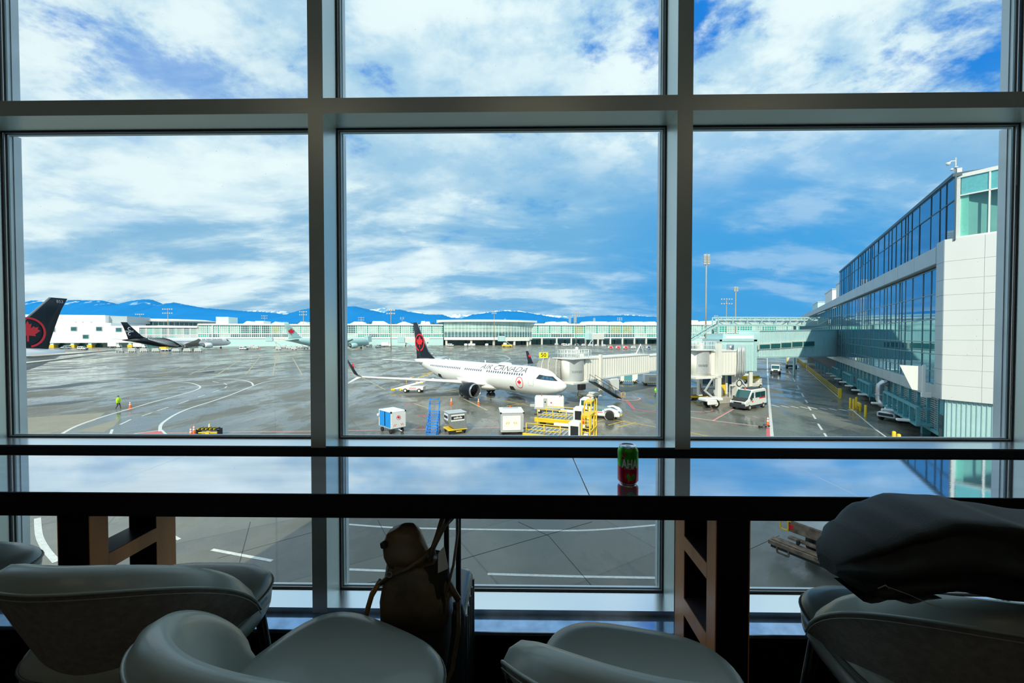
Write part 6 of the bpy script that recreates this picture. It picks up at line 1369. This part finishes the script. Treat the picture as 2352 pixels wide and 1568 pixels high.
# ================================================================ window table
TZ = 1.066; YB, YFr = 1.640, 1.175
tbx0, tbx1 = -2.3, 2.3
tb_ = thing('window_bar_table', 'long polished dark stone bar table running under the lounge windows', 'table', (0, 1.4, 0))
def seam_x(px1, py1, px2, py2): a = G(px1, py1, TZ); b = G(px2, py2, TZ); return (a.x+b.x)/2
sx = [tbx0, -1.31, seam_x(1312, 1045, 1357, 1141), 1.005, tbx1]
for i, (a, b) in enumerate(zip(sx, sx[1:])): MB().cb(a+(.0018 if i == 2 else .0004), b-(.0018 if i == 1 else .0004), YFr-1.4+.0045, YB-1.4, TZ-.02, TZ, .0005).build('stone_slab', m_stone, tb_)
MB().bx(sx[2]-.003, sx[2]+.003, YFr-1.4+.002, YB-1.4, TZ-.019, TZ-.0008).build('joint_filler', M('joint_filler', (.10, .14, .15), .5), tb_)
MB().bx(tbx0, tbx1, YFr-1.4, YFr-1.4+.004, .995, TZ-.0008).build('front_apron', m_blk, tb_)
MB().bx(tbx0, tbx1, YFr-1.4+.0045, YB-1.4, 1.02, TZ-.0205).build('under_board', m_blk, tb_)
MB().cb(tbx0, tbx1, YB-1.4-.094, YB-1.4+.006, TZ-.02, TZ+.0035, .001).build('rear_strip', M('matte_black_strip', (.006, .006, .006), 1., spec=0.), tb_)
MB().bx(tbx0, tbx1, YB-1.4-.04, YB-1.4, .995, 1.02).build('rear_rail', m_blk, tb_)
def support(xa, xb, zr):
    s = bpy.data.objects.new('table_support', MB().bx(xa+.003, xb-.003, -.205, -.15, 0, .995).bx(xa+.003, xb-.003, .02, .10, 0, .995).mesh('support_core', m_blk)); COL.objects.link(s); s.parent = tb_
    for x0_, x1_ in ((xa, xa+.003), (xb-.003, xb)):
        MB().bx(x0_, x1_, -.205, -.15, 0, .995).build('veneer_face', m_copper, s); MB().bx(x0_, x1_, .02, .10, 0, .995).build('veneer_face', m_copper, s)
    for z0, z1 in zr:
        r = MB().bx(xa+.002, xb-.002, -.15, .02, z0, z1).build('shelf_rung', M('satin_dark_top', (.10, .09, .12), .3), s)
        for x0_, x1_ in ((xa-.0005, xa+.002), (xb-.002, xb+.0005)): MB().bx(x0_, x1_, -.15, .02, z0, z1-.001).build('veneer_face', m_copper, r)
support(.594, .697, [(.775, .825), (.54, .60), (.30, .36)])
support(-1.420, -1.318, [(.79, .84), (.54, .60), (.30, .36)])
# ================================================================ drink can
cp = G(1442, 1108, TZ); can = thing('drink_can', 'green and red fizzy water can with a lime picture standing on the stone table', 'can', (cp.x, cp.y, TZ+.0005), math.atan2(-cp.y, -cp.x))   # +x looks at us
m_cg = M('can_green', (.05, .36, .02), .28, .6, var=.12, scale=20); m_cr = M('can_red', (.42, .004, .02), .28, .6, var=.1, scale=20); m_cs = M('can_aluminium', (.78, .78, .80), .22, .9, var=.03)
r = .0325; hc = .121
MB().lathe([(.024, .0), (.026, .002), (.0275, .004)], 40, caps=True).build('can_base', m_cs, can)
MB().lathe([(.0275, .004), (r, .011), (r, .058)], 40).build('red_wrap', m_cr, can); MB().lathe([(r, .058), (r, .104), (.0305, .109), (.0268, .1165)], 40).build('green_wrap', m_cg, can)
MB().lathe([(.0268, .1165), (.0272, .119), (.0272, hc), (.0262, hc), (.0255, .118), (.0235, .1165), (.001, .1165)], 40).build('lid', m_cs, can)
m = MB(); m.path([(.004+.009*math.cos(R(a)), .0075*math.sin(R(a)), .1185) for a in range(0, 360, 20)], .0013, 6, closed=True); m.bx(-.012, .006, -.004, .004, .1175, .119); m.build('pull_tab', m_cs, can)
def wrapcan(me, u0, z0, off, name, mat):
    bm = bmesh.new(); bm.from_mesh(me)
    us = [v.co.x for v in bm.verts]; lo, hi = min(us), max(us); n = 10
    for i in range(1, n): g = bm.verts[:]+bm.edges[:]+bm.faces[:]; bmesh.ops.bisect_plane(bm, geom=g, plane_co=(lo+(hi-lo)*i/n, 0, 0), plane_no=(1, 0, 0))
    for v in bm.verts: a = (v.co.x+u0)/r; z = z0+v.co.y; v.co = ((r+off)*math.cos(a), (r+off)*math.sin(a), z)
    bm.to_mesh(me); bm.free(); me.materials.clear(); me.materials.append(mat); o = bpy.data.objects.new(name, me); COL.objects.link(o); o.parent = can; return o
me = text_mesh('AHA', .031, bold=.0009); m_cw2 = M('can_print_white', (.62, .64, .66), .4)
for v in me.vertices: v.co.x *= .80; v.co.y *= 1.25
wrapcan(me, .006, .068, .0003, 'lettering', m_cw2)
def fan(poly): m = MB(); m.add([(x, y, 0) for x, y in poly], [tuple(range(len(poly)))]); return m.mesh('g', None)
lime = [(.0135*math.cos(R(a)), .0125*math.sin(R(a))) for a in range(125, 420, 15)]+[(.001, -.002)]
wrapcan(fan(lime), .010, .030, .0003, 'lime_picture', m_cg)
for u, z, s in ((-.012, .098, .006), (-.0165, .0865, .004)): wrapcan(fan([(-s, s), (s*.8, s*.6), (s, -s*.8), (-s*.7, -s)]), u, z, .0003, 'melon_picture', m_cr)
me = text_mesh('LIME + WATERMELON', .0035); wrapcan(me, .004, .0535, .0003, 'small_lettering', m_cw2)
# ================================================================ bar chairs
m_lea = M('grey_green_leather', (.33, .39, .36), .32, var=.05, scale=5, bump=.03, bscale=220, coat=.12)
m_leaf2 = M('taupe_back_fabric', (.33, .31, .29), .75, var=.15, scale=60, bump=.15, bscale=300)
m_pip = M('leather_piping', (.10, .11, .10), .4)
m_leg = M('black_chair_leg', (.012, .014, .016), .3, .6)
def chair(label):
    t = thing('bar_chair', label, 'chair', (0, 0, 0), 0)          # front = +y ; seat top z .76
    # seat pad: rounded square, wider in front
    def outline(k, z, n=48):
        pts = []
        for i in range(n):
            a = 2*math.pi*i/n; c, s = math.cos(a), math.sin(a); e = 2/3.4
            x = .228*k*math.copysign(abs(c)**e, c); y = .225*k*math.copysign(abs(s)**e, s)
            x *= 1.0+.03*(y/.225); pts.append((x, y, z))
        return pts
    MB().loft([outline(.80, 0.660), outline(.93, 0.670), outline(.985, 0.695), outline(1.0, 0.735)], smooth=True).build('seat_base', m_lea, t)
    MB().loft([outline(1.0, 0.735), outline(1.005, 0.755), outline(.985, 0.772), outline(.93, 0.785), outline(.80, 0.792), outline(.5, 0.790), outline(.2, 0.786)], smooth=True).build('seat', m_lea, t)
    m = MB(); m.path(outline(1.007, 0.757), .0035, 6, closed=True); m.build('seat_piping', m_pip, t)
    # tub backrest
    N_ = 40; inner, outer, rim = [], [], []; rings = []; rings_o = []; top = []
    for i in range(N_+1):
        u = -1+2*i/N_; ph = u*R(80)
        hgt = .02+.222*max(0, 1-abs(u)**2.2)**.8; lean = .07*(1-.6*abs(u)**2)
        bx_, by = .205*math.sin(ph), .03-.205*math.cos(ph)
        nx, ny = math.sin(ph), -math.cos(ph)*.9; th = .030+.006*(1-abs(u))
        z0 = .72; prof_i = []
        for q in range(7):
            v = q/6; d = lean*v**.85; z = z0+.055+(hgt-.0)*v; prof_i.append((bx_+nx*(d-.005), by+ny*(d-.005), z))
        d = lean; zt = z0+.055+hgt
        cap = [(bx_+nx*(d+th*.15), by+ny*(d+th*.15), zt+.022), (bx_+nx*(d+th*.8), by+ny*(d+th*.8), zt+.030), (bx_+nx*(d+th*1.5), by+ny*(d+th*1.5), zt+.020)]
        seam = (bx_+nx*(d+th*1.95), by+ny*(d+th*1.95), zt-.006)
        prof_o = []
        for q in range(7):
            v = 1-q/6; dd = lean*v**.9+th*1.95*(.55+.45*v); z = z0+.03+(hgt+.019)*v; prof_o.append((bx_+nx*dd, by+ny*dd, z))
        rings.append(prof_i+cap+[seam]); rings_o.append([seam]+prof_o[1:]); top.append((seam[0]+nx*.001, seam[1]+ny*.001, seam[2]))
    MB().loft(rings, closed=False, caps=False, smooth=True).build('backrest', m_lea, t)
    ob_ = MB().loft(rings_o, closed=False, caps=False, smooth=True).build('outer_back', m_leaf2, t)
    m = MB(); m.path(top, .0035, 6); m.path([(x*1.004, y*1.004, z-.012) for x, y, z in top], .0012, 4); m.build('back_piping', m_lea, t)
    # closing ends
    m = MB()
    for rr_, ro in ((rings[0], rings_o[0]), (rings[-1], rings_o[-1])): pts = rr_+ro[1:]; m.add(pts, [tuple(range(len(pts)))])
    m.build('arm_end', m_lea, t)
    m = MB(); m.loft([outline(.86, 0.720), outline(.90, 0.755)], smooth=True)
    for sx_ in (-1, 1):
        for sy in (-1, 1): MB().tube((sx_*.17, sy*.15, .67), (sx_*.235, sy*.22, 0), .016, 10, .009).build('leg', m_leg, t)
    m = MB(); c = [(-.215, -.20), (.215, -.20), (.215, .20), (-.215, .20)]
    for (a, b), (d, e) in zip(c, c[1:]+c[:1]): m.tube((a*1.02, b, .25), (d*1.02, e, .25), .008, 8)
    m.build('foot_rail', m_leg, t); return t
cA = chair('grey green leather bar chair at left, back to us, under the left table support')
cA.location = (-.995, 1.09, 0); cA.rotation_euler = (0, 0, R(0))
def chair2(x, y, rz, label): return dup(cA, (x, y, 0), R(rz), label)
chair2(-.425, .835, -25, 'leather bar chair in front of the backpack, turned to show its seat')
chair2(.262, .82, -12.5, 'leather bar chair in the middle bottom beside the right table support')
chair2(1.02, .99, -8, 'bar chair at right with the dark jacket draped over its back')
chair2(-1.90, 1.21, -4, 'bar chair at the far left edge, only its seat pad showing')
# ================================================================ suitcase and backpack
m_sc = M('suitcase_shell', (.02, .05, .06), .28, .1, coat=.4)
sc_ = thing('suitcase', 'dark upright suitcase with raised handle behind the brown backpack', 'suitcase', (-.285, 1.42, 0), 0)
def rbox(x0, x1, y0, y1, z0, z1, c, n=6):
    m = MB(); rings = []
    for z, k in [(z0, c), (z0+c*.3, c*.3), (z0+c, 0), (z1-c, 0), (z1-c*.3, c*.3), (z1, c)]:
        X0, X1, Y0, Y1 = x0+k, x1-k, y0+k, y1-k; r_ = []
        for cx_, cy_, a0 in ((X1-c, Y1-c, 0), (X0+c, Y1-c, 90), (X0+c, Y0+c, 180), (X1-c, Y0+c, 270)):
            for q in range(n): a = R(a0+90*q/(n-1)); r_.append((cx_+c*math.cos(a), cy_+c*math.sin(a), z))
        rings.append(r_)
    return m.loft(rings, smooth=True)
rbox(-.11, .11, -.13, .13, .05, .64, .03).build('shell', m_sc, sc_)
m = MB(); [m.path([(-.112, -.10+i*.05, .1), (-.112, -.10+i*.05, .58)], .006, 6) for i in range(5)]; [m.path([(.111, -.10+i*.05, .1), (.111, -.10+i*.05, .60)], .006, 6) for i in range(5)]; m.build('shell_ribs', m_sc, sc_)
m = MB(); m.tube((.045, -.10, .62), (.045, -.10, 1.0), .009, 8); m.tube((.085, -.10, .62), (.085, -.10, 1.0), .009, 8) ; m.path([(.045, -.10, .99), (.05, -.10, 1.005), (.08, -.10, 1.005), (.085, -.10, .99)], .012, 8); m.build('telescopic_handle', m_dk, sc_)
for x in (-.08, .08):
    for y in (-.1, .1): MB().lathe([(.012, -.012), (.025, -.01), (.025, .01), (.012, .012)], 14, (x, y, .026), ax='x', caps=True).build('wheel', m_blk2, sc_)
m_bp = M('brown_leather', (.15, .105, .055), .36, var=.4, scale=9, bump=.9, bscale=14); m_bp2 = M('dark_canvas', (.018, .016, .012), .8, var=.3)
bpk = thing('backpack', 'worn brown leather backpack hanging from the suitcase handle', 'backpack', (-.325, 1.22, .50), 0)
rr = random.Random(9)
def bagring(z, cx_, w, d, sq=.7, n=28, fold=.0, ph=0):
    o = []
    for i in range(n):
        a = 2*math.pi*i/n; c, s = math.cos(a), math.sin(a); k = 1+fold*math.sin(5*a+ph)+fold*.6*math.sin(9*a+ph*2.3)
        o.append((cx_+w*k*math.copysign(abs(c)**sq, c), d*k*math.copysign(abs(s)**sq, s), z))
    return o
MB().loft([bagring(0, .01, .07, .05), bagring(.02, .01, .095, .065), bagring(.10, .01, .105, .07), bagring(.20, .01, .104, .07, fold=.02), bagring(.27, .012, .10, .066, fold=.03, ph=1), bagring(.32, .018, .088, .06, fold=.04, ph=2), bagring(.35, .02, .07, .05, fold=.04, ph=2.5)], smooth=True).build('bag_body', m_bp2, bpk)
MB().loft([bagring(.17, .01, .108, .074, fold=.02), bagring(.24, .008, .107, .075, fold=.05, ph=1), bagring(.29, .008, .095, .073, fold=.07, ph=1.7), bagring(.33, .005, .082, .065, fold=.06, ph=2.2), bagring(.352, .0, .072, .055, fold=.05, ph=2.8)], smooth=True).build('bag_flap', m_bp, bpk)
MB().loft([bagring(.335, -.005, .068, .052, fold=.04, ph=.5), bagring(.37, -.022, .066, .05, fold=.06, ph=1.2), bagring(.405, -.03, .060, .046, fold=.05, ph=2), bagring(.435, -.028, .048, .036, fold=.05, ph=2.6), bagring(.452, -.018, .02, .018)], smooth=True).build('rolled_top', m_bp, bpk)
m = MB(); m.path([(-.085, -.05, .30), (-.05, -.068, .335), (.0, -.068, .355), (.04, -.05, .375), (.06, -.02, .39)], .006, 6, rx=2); m.build('top_strap', m_bp, bpk)
m = MB(); m.path([(-.085, -.05, .31), (-.11, -.055, .27), (-.125, -.055, .22), (-.13, -.055, .175)], [.006, .007, .007, .003], 6, rx=1.5); m.build('strap_end', M('tan_strap', (.30, .17, .05), .5), bpk)
m = MB(); m.path([(.05, .0, .35), (.075, .0, .42), (.09, .03, .475), (.11, .05, .505), (.13, .05, .49), (.135, .02, .42), (.125, .0, .33), (.105, -.03, .25)], .011, 8, rx=.4); m.path([(.05, -.02, .33), (.07, -.03, .40), (.10, -.02, .46), (.12, .02, .47)], .009, 8, rx=.5); m.build('shoulder_strap', m_bp, bpk)
m = MB(); m.path([(.14, .0, .22), (.145, -.03, .15), (.13, -.06, .05), (.09, -.07, -.03), (.04, -.07, -.07), (.0, -.06, -.05)], .009, 8, rx=.5); m.path([(.105, 0, .28), (.14, 0, .22)], .01, 6); m.build('lower_strap', m_bp, bpk)
MB().loft([[(.10, -.03, .40), (.112, -.03, .335), (.085, -.045, .33), (.085, -.04, .385)], [(.10, -.02, .40), (.112, -.02, .335), (.085, -.035, .33), (.085, -.03, .385)]]).build('side_label', m_white2, bpk)
m = MB(); m.path([(-.05+.008*math.cos(R(a)), -.078, .345+.008*math.sin(R(a))) for a in range(0, 360, 30)], .002, 5, closed=True); m.build('buckle', m_grey, bpk); MB().lathe([(.01, -.0), (.012, .012), (.0, .02)], 10, (-.078, -.04, .405)).build('snap_hook', m_dk, bpk)
MB().cb(-.107, -.095, -.072, -.055, .10, .125, .003).build('zip_pull', m_lgrey, bpk)
# ================================================================ jacket over the right chair
m_jk = M('dark_green_black_cloth', (.009, .016, .013), .62, var=.3, scale=3, bump=.2, bscale=500)
jk = thing('jacket', 'dark green black jacket bundled over the back of the right chair', 'jacket', (.808, .765, 1.112), 0)
top_ = [(-.215, .005, .0, .05), (-.20, .03, .015, .10), (-.165, .062, .0, .15), (-.11, .095, -.01, .18), (-.05, .114, -.02, .19), (.03, .108, -.02, .20), (.10, .094, -.015, .20), (.22, .083, -.02, .20), (.40, .07, -.03, .20), (.60, .05, -.04, .16)]
rings = []; nr = 40
def ipol(tab, x):
    for a, b in zip(tab, tab[1:]):
        if a[0] <= x <= b[0]: t = (x-a[0])/(b[0]-a[0]); t = t*t*(3-2*t); return [p+(q-p)*t for p, q in zip(a, b)]
    return list(tab[-1])
botz = [(-.215, -.02), (-.17, -.045), (-.12, -.028), (-.05, -.02), (.05, -.025), (.2, -.04), (.35, -.05), (.6, -.06)]
for i in range(57):
    x = -.215+.815*i/56; _, zt, zm, dp = ipol(top_, x); zb_ = ipol(botz, x)[1]; r_ = []
    for j in range(nr):
        a = 2*math.pi*j/nr; c, s = math.cos(a), math.sin(a)
        y = -dp*.5*math.copysign(abs(c)**.75, c); z = (zt+zb_)/2+(zt-zb_)/2*math.copysign(abs(s)**.85, s)
        f = .009*math.sin(8*s+7*x+1.5)*(.4+max(0, c))+.005*math.sin(15*s-9*x+2)+.003*math.sin(25*x+7*s)
        f *= min(1, i/6+.1)
        r_.append((x+.2*f, y-max(0, c)*f*1.6, z+f*s*.6))
    rings.append(r_)
MB().loft(rings, smooth=True).build('jacket_body', m_jk, jk)
m = MB(); lin = []
for i in range(9): x = -.195+.014*i; lin.append([(x, -.045-.003*i, .004-.003*i), (x+.004, -.062-.002*i, -.018-.003*math.sin(i*1.7)), (x+.006, -.05, -.046-.004*math.sin(i*1.3)), (x, .01, -.04)])
m.loft(lin, closed=False, caps=False, smooth=True); m.build('lining', M('shiny_black_lining', (.012, .012, .014), .3, coat=.3, bump=.6, bscale=40), jk)
m = MB(); sl = []
for i in range(14):
    t = i/13; cx_, cz_, rr_ = .12+.40*t, -.012-.05*t+.004*math.sin(t*9), .040+.012*math.sin(t*3)
    sl.append([(cx_, -.075+rr_*.8*math.cos(a*math.pi/8), cz_+rr_*(1+.05*math.sin(a*2+t*8))*math.sin(a*math.pi/8)) for a in range(16)])
m.loft(sl, smooth=True).build('sleeve', m_jk, jk)
m = MB(); m.path([(-.17, -.072, -.004), (-.14, -.082, -.012), (-.11, -.088, -.024), (-.07, -.095, -.03)], .0006, 5); m.path([(-.178, -.066, -.012), (-.17, -.072, -.002), (-.163, -.072, -.01)], .0009, 5); m.build('plastic_tag', m_lgrey, jk)
